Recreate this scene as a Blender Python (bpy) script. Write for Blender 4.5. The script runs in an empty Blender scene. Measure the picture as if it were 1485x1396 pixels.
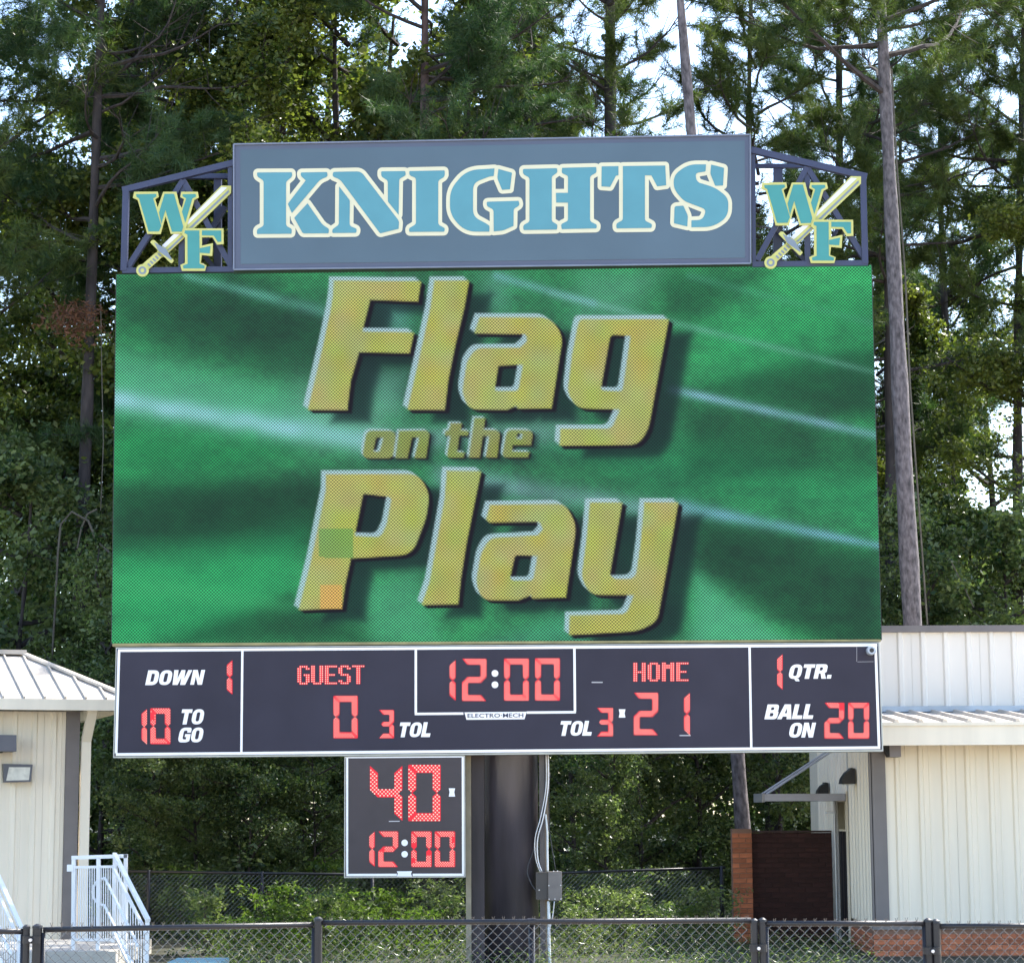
import bpy, math, random
import numpy as np
from mathutils import Vector, Matrix
R = math.radians
scene = bpy.context.scene
col = scene.collection

# ------------------------------------------------------------------ camera, sky, sun, exposure
F_PX, PITCH, ROLL = 3272.0, R(8.35), R(-0.294)
PX0, PY0 = 742.5, 698.0
CAM = Vector((0.0, 0.0, 2.0))
cf = Vector((0, math.cos(PITCH), math.sin(PITCH)))
cr0 = Vector((1, 0, 0)); cu0 = Vector((0, -math.sin(PITCH), math.cos(PITCH)))
cr = cr0*math.cos(ROLL) + cu0*math.sin(ROLL)
cu = -cr0*math.sin(ROLL) + cu0*math.cos(ROLL)
cam_data = bpy.data.cameras.new('camera'); cam = bpy.data.objects.new('camera', cam_data); col.objects.link(cam)
cam.matrix_world = Matrix(((cr.x, cu.x, -cf.x, CAM.x), (cr.y, cu.y, -cf.y, CAM.y), (cr.z, cu.z, -cf.z, CAM.z), (0, 0, 0, 1)))
cam_data.sensor_fit = 'HORIZONTAL'; cam_data.sensor_width = 36.0; cam_data.lens = 36.0*F_PX/1485.0
cam_data.clip_start = 0.1; cam_data.clip_end = 3000
cam_data.dof.use_dof = True; cam_data.dof.focus_distance = 30.0; cam_data.dof.aperture_fstop = 5.6
scene.camera = cam

SUN_AZ, SUN_EL = R(52), R(50)          # azimuth from +Y towards +X
world = bpy.data.worlds.new('World'); scene.world = world; world.use_nodes = True
wn = world.node_tree; wn.nodes.clear()
sky = wn.nodes.new('ShaderNodeTexSky'); sky.sky_type = 'NISHITA'; sky.sun_disc = False
sky.sun_elevation = SUN_EL; sky.sun_rotation = SUN_AZ; sky.dust_density = 1.0; sky.air_density = 1.0; sky.ozone_density = 1.0
bg = wn.nodes.new('ShaderNodeBackground'); bg.inputs['Strength'].default_value = 0.15
wo = wn.nodes.new('ShaderNodeOutputWorld')
wn.links.new(sky.outputs[0], bg.inputs[0]); wn.links.new(bg.outputs[0], wo.inputs[0])
sl = bpy.data.lights.new('sun', 'SUN'); sl.energy = 3.2; sl.angle = R(0.5); sl.color = (1.0, 0.95, 0.86)
so = bpy.data.objects.new('sun', sl); col.objects.link(so)
sd_ = Vector((math.sin(SUN_AZ)*math.cos(SUN_EL), math.cos(SUN_AZ)*math.cos(SUN_EL), math.sin(SUN_EL)))
so.rotation_euler = sd_.to_track_quat('Z', 'Y').to_euler(); so.location = (20, 10, 30)
EXPO = 1.95
scene.view_settings.view_transform = 'Standard'; scene.view_settings.look = 'None'
scene.view_settings.exposure = EXPO; scene.view_settings.gamma = 1.0; scene.view_settings.use_curve_mapping = False
scene.render.engine = 'CYCLES'
scene.cycles.max_bounces = 6; scene.cycles.transparent_max_bounces = 8

# ------------------------------------------------------------------ helpers
def ray(px, py):
    return (cf*F_PX + cr*(px-PX0) - cu*(py-PY0)).normalized()
def P(px, py, Y):                       # point of the place seen at a pixel, on the plane y = Y
    d = ray(px, py); return CAM + d*((Y-CAM.y)/d.y)
YAW = R(-1.974)
BO = Vector((0, 30, 0)); BX = Vector((math.cos(YAW), math.sin(YAW), 0)); BN = Vector((math.sin(YAW), -math.cos(YAW), 0))
BZ = Vector((0, 0, 1))
def B(px, py, d=0.0):                   # the same on the board's plane, d metres in front of it
    o = BO + BN*d; r = ray(px, py); return CAM + r*((o-CAM).dot(BN)/r.dot(BN))

def lin(c):
    c = np.asarray(c, float)/255.0
    return np.where(c <= 0.04045, c/12.92, ((c+0.055)/1.055)**2.4)

MATS = {}
def mat(name, color, rough=0.6, metal=0.0, var=0.12, scale=3.0, bump=0.0, bscale=40.0, objvar=0.0, spec=0.5, stretch=None):
    if name in MATS: return MATS[name]
    m = bpy.data.materials.new(name); m.use_nodes = True; nt = m.node_tree; b = nt.nodes['Principled BSDF']
    b.inputs['Roughness'].default_value = rough; b.inputs['Metallic'].default_value = metal
    b.inputs['Specular IOR Level'].default_value = spec
    tc = nt.nodes.new('ShaderNodeTexCoord'); mp = nt.nodes.new('ShaderNodeMapping')
    nt.links.new(tc.outputs['Object'], mp.inputs[0])
    if stretch: mp.inputs['Scale'].default_value = stretch
    n = nt.nodes.new('ShaderNodeTexNoise'); n.inputs['Scale'].default_value = scale; n.inputs['Detail'].default_value = 6
    nt.links.new(mp.outputs[0], n.inputs[0])
    mr = nt.nodes.new('ShaderNodeMapRange'); mr.inputs[1].default_value = 0.3; mr.inputs[2].default_value = 0.7
    mr.inputs[3].default_value = 1-var; mr.inputs[4].default_value = 1+var
    nt.links.new(n.outputs[0], mr.inputs[0])
    val = mr.outputs[0]
    if objvar:
        oi = nt.nodes.new('ShaderNodeObjectInfo'); m2 = nt.nodes.new('ShaderNodeMapRange')
        m2.inputs[3].default_value = 1-objvar; m2.inputs[4].default_value = 1+objvar
        nt.links.new(oi.outputs['Random'], m2.inputs[0])
        mu = nt.nodes.new('ShaderNodeMath'); mu.operation = 'MULTIPLY'
        nt.links.new(val, mu.inputs[0]); nt.links.new(m2.outputs[0], mu.inputs[1]); val = mu.outputs[0]
    vm = nt.nodes.new('ShaderNodeVectorMath'); vm.operation = 'SCALE'; vm.inputs[0].default_value = color[:3]
    nt.links.new(val, vm.inputs['Scale']); nt.links.new(vm.outputs[0], b.inputs['Base Color'])
    if bump:
        n2 = nt.nodes.new('ShaderNodeTexNoise'); n2.inputs['Scale'].default_value = bscale; n2.inputs['Detail'].default_value = 5
        nt.links.new(mp.outputs[0], n2.inputs[0])
        bp = nt.nodes.new('ShaderNodeBump'); bp.inputs['Strength'].default_value = bump; bp.inputs['Distance'].default_value = 0.02
        nt.links.new(n2.outputs[0], bp.inputs['Height']); nt.links.new(bp.outputs[0], b.inputs['Normal'])
    MATS[name] = m; return m

def emat(name, rgb, strength=1.0, base=(0.02, 0.02, 0.02)):
    if name in MATS: return MATS[name]
    m = bpy.data.materials.new(name); m.use_nodes = True; b = m.node_tree.nodes['Principled BSDF']
    b.inputs['Base Color'].default_value = (*base, 1); b.inputs['Roughness'].default_value = 0.6
    b.inputs['Emission Color'].default_value = (*[float(x) for x in lin(rgb)], 1)
    b.inputs['Emission Strength'].default_value = strength/2**EXPO
    MATS[name] = m; return m

def leafmat(name, c1, c2, trans=0.45, rough=0.55, nscale=0.7):
    m = bpy.data.materials.new(name); m.use_nodes = True; nt = m.node_tree; nt.nodes.clear()
    out = nt.nodes.new('ShaderNodeOutputMaterial')
    geo = nt.nodes.new('ShaderNodeNewGeometry')
    n = nt.nodes.new('ShaderNodeTexNoise'); n.inputs['Scale'].default_value = nscale; n.inputs['Detail'].default_value = 4
    nt.links.new(geo.outputs['Position'], n.inputs[0])
    n2 = nt.nodes.new('ShaderNodeMath'); n2.operation = 'MULTIPLY_ADD'; n2.inputs[1].default_value = 0.45; 
    nt.links.new(geo.outputs['Random Per Island'], n2.inputs[0]); nt.links.new(n.outputs[0], n2.inputs[2])
    mr = nt.nodes.new('ShaderNodeMapRange'); mr.inputs[1].default_value = 0.48; mr.inputs[2].default_value = 0.92
    nt.links.new(n2.outputs[0], mr.inputs[0])
    mx = nt.nodes.new('ShaderNodeMix'); mx.data_type = 'RGBA'
    mx.inputs[6].default_value = (*c1, 1); mx.inputs[7].default_value = (*c2, 1)
    nt.links.new(mr.outputs[0], mx.inputs[0])
    df = nt.nodes.new('ShaderNodeBsdfPrincipled'); df.inputs['Roughness'].default_value = rough
    df.inputs['Specular IOR Level'].default_value = 0.4
    tr = nt.nodes.new('ShaderNodeBsdfTranslucent')
    vm = nt.nodes.new('ShaderNodeVectorMath'); vm.operation = 'MULTIPLY'; vm.inputs[1].default_value = (1.25, 1.45, 0.8)
    nt.links.new(mx.outputs[2], df.inputs['Base Color']); nt.links.new(mx.outputs[2], vm.inputs[0]); nt.links.new(vm.outputs[0], tr.inputs['Color'])
    ms = nt.nodes.new('ShaderNodeMixShader'); ms.inputs[0].default_value = trans
    nt.links.new(df.outputs[0], ms.inputs[1]); nt.links.new(tr.outputs[0], ms.inputs[2]); nt.links.new(ms.outputs[0], out.inputs[0])
    MATS[name] = m; return m

def tag(o, label=None, cat=None, group=None, kind=None):
    if label: o['label'] = label
    if cat: o['category'] = cat
    if group: o['group'] = group
    if kind: o['kind'] = kind
    return o

def thing(name, label, cat, loc=(0, 0, 0), rz=0.0, group=None):
    o = bpy.data.objects.new(name, None); col.objects.link(o)
    o.location = loc; o.rotation_euler = (0, 0, rz); o.empty_display_size = 0.2
    return tag(o, label, cat, group)

def root_matrix(o):
    while o.parent: o = o.parent
    return Matrix.LocRotScale(o.location, o.rotation_euler, o.scale)

class MB:
    def __init__(s): s.v = []; s.f = []; s.m = []
    def add(s, vs, fs, mi=0):
        b = len(s.v); s.v += [Vector(v) for v in vs]; s.f += [tuple(b+i for i in f) for f in fs]; s.m += [mi]*len(fs); return s
    def hexa(s, p, mi=0):              # 0-3 bottom ring, 4-7 top ring
        return s.add(p, [(3, 2, 1, 0), (4, 5, 6, 7), (0, 1, 5, 4), (1, 2, 6, 5), (2, 3, 7, 6), (3, 0, 4, 7)], mi)
    def box(s, x0, x1, y0, y1, z0, z1, mi=0):
        return s.hexa([(x0, y0, z0), (x1, y0, z0), (x1, y1, z0), (x0, y1, z0), (x0, y0, z1), (x1, y0, z1), (x1, y1, z1), (x0, y1, z1)], mi)
    def bbox(s, q, d0, d1, mi=0):      # q: four pixel corners TL TR BR BL on the board, from depth d0 to d1 in front
        f = [B(*q[3], d1), B(*q[2], d1), B(*q[2], d1)-BN*(d1-d0), B(*q[3], d1)-BN*(d1-d0)]
        t = [B(*q[0], d1), B(*q[1], d1), B(*q[1], d1)-BN*(d1-d0), B(*q[0], d1)-BN*(d1-d0)]
        return s.hexa(f+t, mi)
    def bar(s, a, b, w, h, up=(0, 0, 1), mi=0):
        a = Vector(a); b = Vector(b); d = (b-a).normalized(); sx = d.cross(Vector(up)).normalized(); sz = sx.cross(d)
        p = []
        for q in (a, b):
            p.append([q-sx*w/2-sz*h/2, q+sx*w/2-sz*h/2, q+sx*w/2+sz*h/2, q-sx*w/2+sz*h/2])
        return s.hexa(p[0]+p[1], mi)
    def tube(s, pts, rad, n=8, mi=0, caps=True):
        pts = [Vector(p) for p in pts]; m = len(pts)
        if not hasattr(rad, '__len__'): rad = [rad]*m
        base = len(s.v); ref = Vector((0.13, 0.97, 0.21))
        for i, p in enumerate(pts):
            d = (pts[min(i+1, m-1)]-pts[max(i-1, 0)]).normalized()
            a = d.cross(ref)
            if a.length < 0.1: a = d.cross(Vector((1, 0, 0)))
            a.normalize(); b = d.cross(a)
            for k in range(n):
                t = 2*math.pi*k/n; s.v.append(p+(a*math.cos(t)+b*math.sin(t))*rad[i])
        for i in range(m-1):
            for k in range(n):
                k2 = (k+1) % n
                s.f.append((base+i*n+k, base+i*n+k2, base+(i+1)*n+k2, base+(i+1)*n+k)); s.m.append(mi)
        if caps:
            s.f.append(tuple(base+k for k in range(n))[::-1]); s.m.append(mi)
            s.f.append(tuple(base+(m-1)*n+k for k in range(n))); s.m.append(mi)
        return s
    def build(s, name, mats, parent=None, origin=None, smooth=False):
        if not isinstance(mats, (list, tuple)): mats = [mats]
        me = bpy.data.meshes.new(name); 
        if parent is not None: inv = root_matrix(parent).inverted(); vs = [inv @ v for v in s.v]
        elif origin is not None: o = Vector(origin); vs = [v-o for v in s.v]
        else: vs = s.v
        me.from_pydata([tuple(v) for v in vs], [], s.f)
        for m in mats: me.materials.append(m)
        me.polygons.foreach_set('material_index', s.m)
        if smooth: me.polygons.foreach_set('use_smooth', [True]*len(s.f))
        me.update()
        o = bpy.data.objects.new(name, me); col.objects.link(o)
        if parent is not None: o.parent = parent
        elif origin is not None: o.location = origin
        return o

def np_mesh(name, verts, k, mats, mi=None):      # verts (n*k,3): n faces of k corners
    n = len(verts)//k; me = bpy.data.meshes.new(name)
    me.vertices.add(n*k); me.vertices.foreach_set('co', np.asarray(verts, np.float32).ravel())
    me.loops.add(n*k); me.loops.foreach_set('vertex_index', np.arange(n*k, dtype=np.int32))
    me.polygons.add(n); me.polygons.foreach_set('loop_start', np.arange(0, n*k, k, dtype=np.int32))
    for m in mats: me.materials.append(m)
    if mi is not None: me.polygons.foreach_set('material_index', mi)
    me.update(calc_edges=True); return me

def link(name, me, parent=None):
    o = bpy.data.objects.new(name, me); col.objects.link(o)
    if parent is not None: o.parent = parent
    return o

# ---- 2D outlines
def fil(pts, n=7):                     # polygon with optional corner radius per point -> smooth loop
    out = []; m = len(pts)
    for i, p in enumerate(pts):
        x, y = p[0], p[1]; r = p[2] if len(p) > 2 else 0
        if r <= 0: out.append((x, y)); continue
        a = Vector(pts[i-1][:2])-Vector((x, y)); b = Vector(pts[(i+1) % m][:2])-Vector((x, y))
        la, lb = a.length, b.length
        if la < 1e-6 or lb < 1e-6: out.append((x, y)); continue
        r2 = min(r, la*0.49, lb*0.49); A = Vector((x, y))+a/la*r2; C = Vector((x, y))+b/lb*r2; Bm = Vector((x, y))
        for k in range(n+1):
            t = k/n; q = A*(1-t)**2+Bm*2*t*(1-t)+C*t*t; out.append((q.x, q.y))
    return out
def tr(loop, ox, oy, s, m=fil): return [(ox+x/s, oy+y/s) for x, y in m(loop)]

def sdf(X, Y, loops):                  # signed distance (negative inside, even-odd) at points
    d2 = np.full(X.shape, 1e12); ins = np.zeros(X.shape, bool)
    for L in loops:
        n = len(L)
        for i in range(n):
            x0, y0 = L[i]; x1, y1 = L[(i+1) % n]; dx, dy = x1-x0, y1-y0; l2 = dx*dx+dy*dy
            if l2 < 1e-9: continue
            t = np.clip(((X-x0)*dx+(Y-y0)*dy)/l2, 0, 1)
            d2 = np.minimum(d2, (X-x0-t*dx)**2+(Y-y0-t*dy)**2)
            if dy != 0:
                c = ((y0 > Y) != (y1 > Y)) & (X < (Y-y0)*dx/dy+x0); ins ^= c
    d = np.sqrt(d2); return np.where(ins, -d, d)

def contours(F, x0, y0, h, level):     # marching squares -> closed loops
    F = F-level; F[F == 0] = 1e-6; ny, nx = F.shape; seg = {}
    S = F < 0
    code = S[:-1, :-1]*1+S[:-1, 1:]*2+S[1:, 1:]*4+S[1:, :-1]*8
    ys, xs = np.nonzero((code > 0) & (code < 15))
    T = {1: [(3, 0)], 2: [(0, 1)], 3: [(3, 1)], 4: [(1, 2)], 5: [(3, 0), (1, 2)], 6: [(0, 2)], 7: [(3, 2)], 8: [(2, 3)], 9: [(2, 0)], 10: [(0, 1), (2, 3)], 11: [(2, 1)], 12: [(1, 3)], 13: [(1, 0)], 14: [(0, 3)]}
    def ek(i, j, e):
        return [(0, i, j), (1, i, j+1), (0, i+1, j), (1, i, j)][e]
    def pt(k):
        t, i, j = k
        if t == 0: a, b = F[i, j], F[i, j+1]; u = a/(a-b); return (x0+(j+u)*h, y0+i*h)
        a, b = F[i, j], F[i+1, j]; u = a/(a-b); return (x0+j*h, y0+(i+u)*h)
    for i, j in zip(ys.tolist(), xs.tolist()):
        for a, b in T[int(code[i, j])]: seg[ek(i, j, a)] = ek(i, j, b)
    loops = []
    while seg:
        k0 = next(iter(seg)); k = k0; L = []
        while k in seg:
            L.append(pt(k)); k = seg.pop(k)
        if len(L) > 8: loops.append(simplify(L))
    return loops
def simplify(L, eps=0.12):
    L = np.array(L); n = len(L); keep = np.zeros(n, bool); a = 0; b = int(np.argmax(((L-L[0])**2).sum(1))); keep[[a, b]] = True
    st = [(a, b), (b, n)]
    LL = np.vstack([L, L[:1]])
    while st:
        i, j = st.pop()
        if j-i < 2: continue
        p, q = LL[i], LL[j]; d = q-p; l = np.hypot(*d); w = LL[i+1:j]-p
        dist = np.abs(d[0]*w[:, 1]-d[1]*w[:, 0])/l if l > 1e-9 else np.hypot(w[:, 0], w[:, 1])
        k = int(np.argmax(dist))
        if dist[k] > eps: m = i+1+k; keep[m] = True; st += [(i, m), (m, j)]
    return [tuple(p) for p in L[keep]]

def fill_loops(name, loops, d, thick, m, parent, mapf=None):   # fill outlines given in pixels on the board, real thickness
    cu_ = bpy.data.curves.new('tmp', 'CURVE'); cu_.dimensions = '2D'; cu_.fill_mode = 'BOTH' if thick else 'FRONT'
    cu_.extrude = thick/2
    inv = root_matrix(parent).inverted()
    for L in loops:
        pts = [inv @ (mapf(x, y) if mapf else B(x, y, d)) for x, y in L]
        sp = cu_.splines.new('POLY'); sp.points.add(len(pts)-1); sp.use_cyclic_u = True
        for q, p in zip(sp.points, pts): q.co = (p.x, p.z, 0, 1)
        yy = pts[0].y
    ob = bpy.data.objects.new('tmp', cu_); me = bpy.data.meshes.new_from_object(ob)
    n = len(me.vertices); co = np.zeros(n*3); me.vertices.foreach_get('co', co); co = co.reshape(-1, 3)
    # local x,y(2d)->x,z ; extrusion axis -> -y so that the front keeps facing the camera
    v = np.stack([co[:, 0], yy-co[:, 2]+thick/2, co[:, 1]], 1); me.vertices.foreach_set('co', v.ravel())
    me.materials.clear(); me.materials.append(m); me.name = name; me.update()
    bpy.data.objects.remove(ob); bpy.data.curves.remove(cu_)
    return link(name, me, parent)

# ------------------------------------------------------------------ materials
navy = mat('navy_steel', (0.03, 0.036, 0.082), 0.45, var=0.12, scale=1.5)
signblue = mat('sign_vinyl', (0.074, 0.088, 0.138), 0.5, var=0.06, scale=0.8)
signblue2 = mat('sign_vinyl_inner', (0.070, 0.112, 0.150), 0.5, var=0.18, scale=0.35)
teal = mat('teal_vinyl', (0.08, 0.255, 0.31), 0.5, var=0.05, scale=3)
cream_p = mat('cream_vinyl', (0.62, 0.59, 0.42), 0.5, var=0.03)
greenteal = mat('emblem_teal', (0.045, 0.25, 0.24), 0.45, var=0.05)
yellow_p = mat('emblem_yellow', (0.50, 0.49, 0.15), 0.45, var=0.05)
silver_p = mat('emblem_silver', (0.66, 0.66, 0.74), 0.4, var=0.05)
greypaint = mat('emblem_grey', (0.18, 0.22, 0.27), 0.45, var=0.05)
blackp = mat('score_panel_paint', (0.036, 0.033, 0.049), 0.7, spec=0.25, var=0.12, scale=1.2)
whitep = mat('white_lettering', (0.88, 0.86, 0.86), 0.5, var=0.03)
alu = mat('aluminium_frame', (0.42, 0.43, 0.40), 0.45, 0.3, var=0.15)
darkp = mat('dark_cabinet', (0.03, 0.03, 0.035), 0.6)
polep = mat('brown_black_steel', (0.055, 0.047, 0.055), 0.28, 0.0, var=0.35, scale=1.3, stretch=(3, 3, 0.5), bump=0.15, bscale=8)
tanp = mat('tan_steel', (0.25, 0.21, 0.14), 0.6, var=0.25, scale=4)
creamw = mat('cream_metal_cladding', (0.80, 0.71, 0.57), 0.5, var=0.05, scale=1.2, stretch=(5, 5, 0.3))
whitew = mat('pale_metal_cladding', (0.80, 0.74, 0.66), 0.5, var=0.05, scale=1.2, stretch=(1, 1, 0.3))
roofm = mat('light_metal_roof', (0.50, 0.44, 0.37), 0.6, var=0.15, scale=1.5)
trimb = mat('taupe_trim', (0.16, 0.14, 0.135), 0.5, var=0.1)
darkg = mat('dark_grey_metal', (0.10, 0.10, 0.115), 0.5, var=0.1)
blackm = mat('black_metal', (0.02, 0.018, 0.018), 0.5)
doorm = mat('black_door', (0.02, 0.02, 0.024), 0.4)
brick_o = mat('orange_brick', (0.40, 0.125, 0.055), 0.85, var=0.25, scale=6, objvar=0.3, bump=0.3)
brick_shade = mat('shade_toned_brick', (0.05, 0.018, 0.015), 0.85, var=0.25, scale=6, objvar=0.22, bump=0.3)  # second brick: shade of the recessed wall put into its colour
mortar = mat('mortar', (0.22, 0.12, 0.08), 0.9); mortar_shade = mat('shade_toned_mortar', (0.045, 0.022, 0.02), 0.9)  # second mortar darkened to match the shaded wall
fencem = mat('black_vinyl_pipe', (0.012, 0.012, 0.016), 0.42, 0.0, var=0.2, spec=0.4)
wirem = mat('dark_coated_wire', (0.13, 0.13, 0.14), 0.25, 0.6, var=0.2, spec=0.8)
whitem = mat('white_railing_paint', (0.80, 0.80, 0.80), 0.4, var=0.04)
concrete = mat('pale_concrete', (0.5, 0.46, 0.4), 0.85, var=0.12, scale=2, bump=0.2)
galv = mat('galvanised_conduit', (0.55, 0.55, 0.58), 0.35, 0.6, var=0.15)
cable = mat('black_cable', (0.03, 0.03, 0.035), 0.5)
boxgrey = mat('box_grey_brown', (0.17, 0.145, 0.13), 0.55, var=0.15, scale=8)
bark = mat('pine_bark', (0.125, 0.105, 0.108), 0.9, var=0.6, scale=17, stretch=(1, 1, 0.42), bump=1.0, bscale=13)
bark_d = mat('dark_bark', (0.042, 0.032, 0.03), 0.9, var=0.45, scale=8, stretch=(1, 1, 0.3), bump=0.8, bscale=14)
bark_r = mat('reddish_bark', (0.085, 0.052, 0.046), 0.9, var=0.5, scale=9, stretch=(1, 1, 0.3), bump=0.8, bscale=14)
vine_m = mat('vine_stem', (0.10, 0.085, 0.065), 0.9, var=0.3)
pine_l = leafmat('pine_needles', (0.022, 0.052, 0.014), (0.115, 0.145, 0.034), 0.36)
pine_s = leafmat('pine_needles_soft', (0.020, 0.055, 0.020), (0.080, 0.125, 0.042), 0.36)
oak_l = leafmat('hardwood_leaves', (0.026, 0.052, 0.012), (0.185, 0.205, 0.045), 0.45, 0.33)
und_l = leafmat('undergrowth_leaves', (0.024, 0.054, 0.018), (0.185, 0.220, 0.085), 0.45, 0.36, 0.8)
lime_l = leafmat('lime_leaves', (0.04, 0.08, 0.013), (0.13, 0.18, 0.035), 0.5, 0.5, 1.5)
dead_l = leafmat('dead_leaves', (0.12, 0.05, 0.03), (0.2, 0.09, 0.05), 0.3, 0.8, 1.5)

# ------------------------------------------------------------------ ground
g = MB(); N = 40
xs = [-600, -120]+list(np.linspace(-40, 40, N))+[120, 600]; ys = [-200, -10]+list(np.linspace(10, 90, N))+[200, 900]
rng = random.Random(3)
vid = []
for y in ys:
    for x in xs:
        z = 0.0
        if y > 40: z = -0.6*min(1, (y-40)/20)+0.12*math.sin(x*0.7+y*0.3)
        vid.append((x, y, z))
nx = len(xs)
g.add(vid, [(j*nx+i, j*nx+i+1, (j+1)*nx+i+1, (j+1)*nx+i) for j in range(len(ys)-1) for i in range(nx-1)])
gm = mat('forest_floor', (0.035, 0.036, 0.018), 0.95, var=0.5, scale=1.5, bump=0.6, bscale=6)
tag(g.build('ground', gm), kind='structure')

ap = MB(); ap.add([(-60, -60, 0.004), (60, -60, 0.004), (60, 26.5, 0.004), (-60, 26.5, 0.004)], [(0, 1, 2, 3)])  # sheet added out of view to bounce warm light onto the walls
tag(ap.build('bounce_sheet', mat('tan_bounce_sheet', (0.46, 0.38, 0.28), 0.9, var=0.1)), kind='structure')
# ------------------------------------------------------------------ screen
S_TL, S_TR, S_BR, S_BL = (169, 398), (1263.5, 384.5), (1278, 926.5), (162, 932.5)
SD = 0.0
# glyph faces traced on the picture that the screen shows
def zA(l): return tr(l, 420, 380, 4.95)
def zB(l): return tr(l, 660, 440, 4.368)
def zC(l): return tr(l, 510, 590, 5.304)
def zD(l): return tr(l, 410, 660, 4.79)
def zE(l): return tr(l, 660, 700, 4.243)
BIG = [
 [zA([(318,133),(945,138),(922,285),(580,272),(522,500),(895,505),(862,655),(500,648),(440,850),(415,1062),(130,1062),(240,600),(292,360),(310,250)])],
 [zA([(1040,133),(1290,133),(1255,330),(1190,600),(1140,850),(1115,1062),(845,1062),(905,800),(960,560),(1010,330),(1030,200)])],
 [zB([(155,88),(600,88,80),(685,200,70),(660,360),(612,665),(395,668),(388,648),(330,674),(85,672,70),(45,560,40),(75,370,20),(130,282,50),(410,280),(458,240,20),(450,195,15),(120,192)]),
  zB([(275,395,12),(430,388),(400,555,25),(250,555,20)])],
 [zB([(790,100,70),(1355,100),(1280,500),(1225,800,60),(1160,895,70),(660,902),(668,793),(990,793,35),(1045,672),(770,665,60),(712,560,40),(740,330),(775,150,20)]),
  zB([(985,200,25),(1112,205),(1060,558,30),(922,550,20)])],
 [zD([(300,133),(940,130,70),(1022,260,70),(1000,430,60),(900,690,90),(475,718),(435,900),(412,1065),(110,1075),(200,720),(262,420),(298,250)]),
  zD([(560,268,15),(757,292,25),(722,480,20),(680,570,40),(500,560)])],
 [zD([(1140,108),(1380,110),(1330,350),(1280,600),(1240,850),(1220,1035),(965,1040),(1020,880),(1080,550),(1125,300)])],
 [zE([(215,135),(680,128,60),(748,260,60),(720,450),(682,705),(475,712),(465,692),(390,722),(165,722,60),(128,610,40),(160,430,40),(215,340,40),(510,322),(542,285,15),(520,240,15),(210,245),(190,225)]),
  zE([(370,445,20),(507,450),(480,600,25),(335,600,30)])],
 [zE([(830,120),(1030,120),(985,380),(952,570,25),(985,592,15),(1110,590,50),(1140,380),(1165,120),(1375,120),(1300,550),(1245,850,50),(1130,912,70),(700,937),(706,815),(1055,805,35),(1100,690),(830,690,60),(778,580,40),(808,350)])],
]
SMALL = [
 [zC([(115,180,50),(345,185,55),(325,395,55),(80,395,55)]), zC([(190,235,15),(245,235,15),(215,345,15),(165,345,15)])],
 [zC([(365,185),(605,180,50),(572,395),(480,395),(520,235),(465,235),(430,395),(335,395)])],
 [zC([(762,125),(850,125),(838,180),(905,185),(895,222),(830,220),(812,345),(872,350),(860,390),(730,390,30),(760,225),(715,220),(722,185),(748,180)])],
 [zC([(945,85),(1030,85),(1015,175),(1145,180,45),(1120,390),(1030,390),(1060,225),(1010,225),(985,390),(900,390)])],
 [zC([(1195,175,45),(1400,180,50),(1380,295),(1240,295),(1235,342),(1370,345),(1355,390),(1155,390,45)]), zC([(1275,205),(1315,205),(1308,245),(1268,245)])],
]
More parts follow.
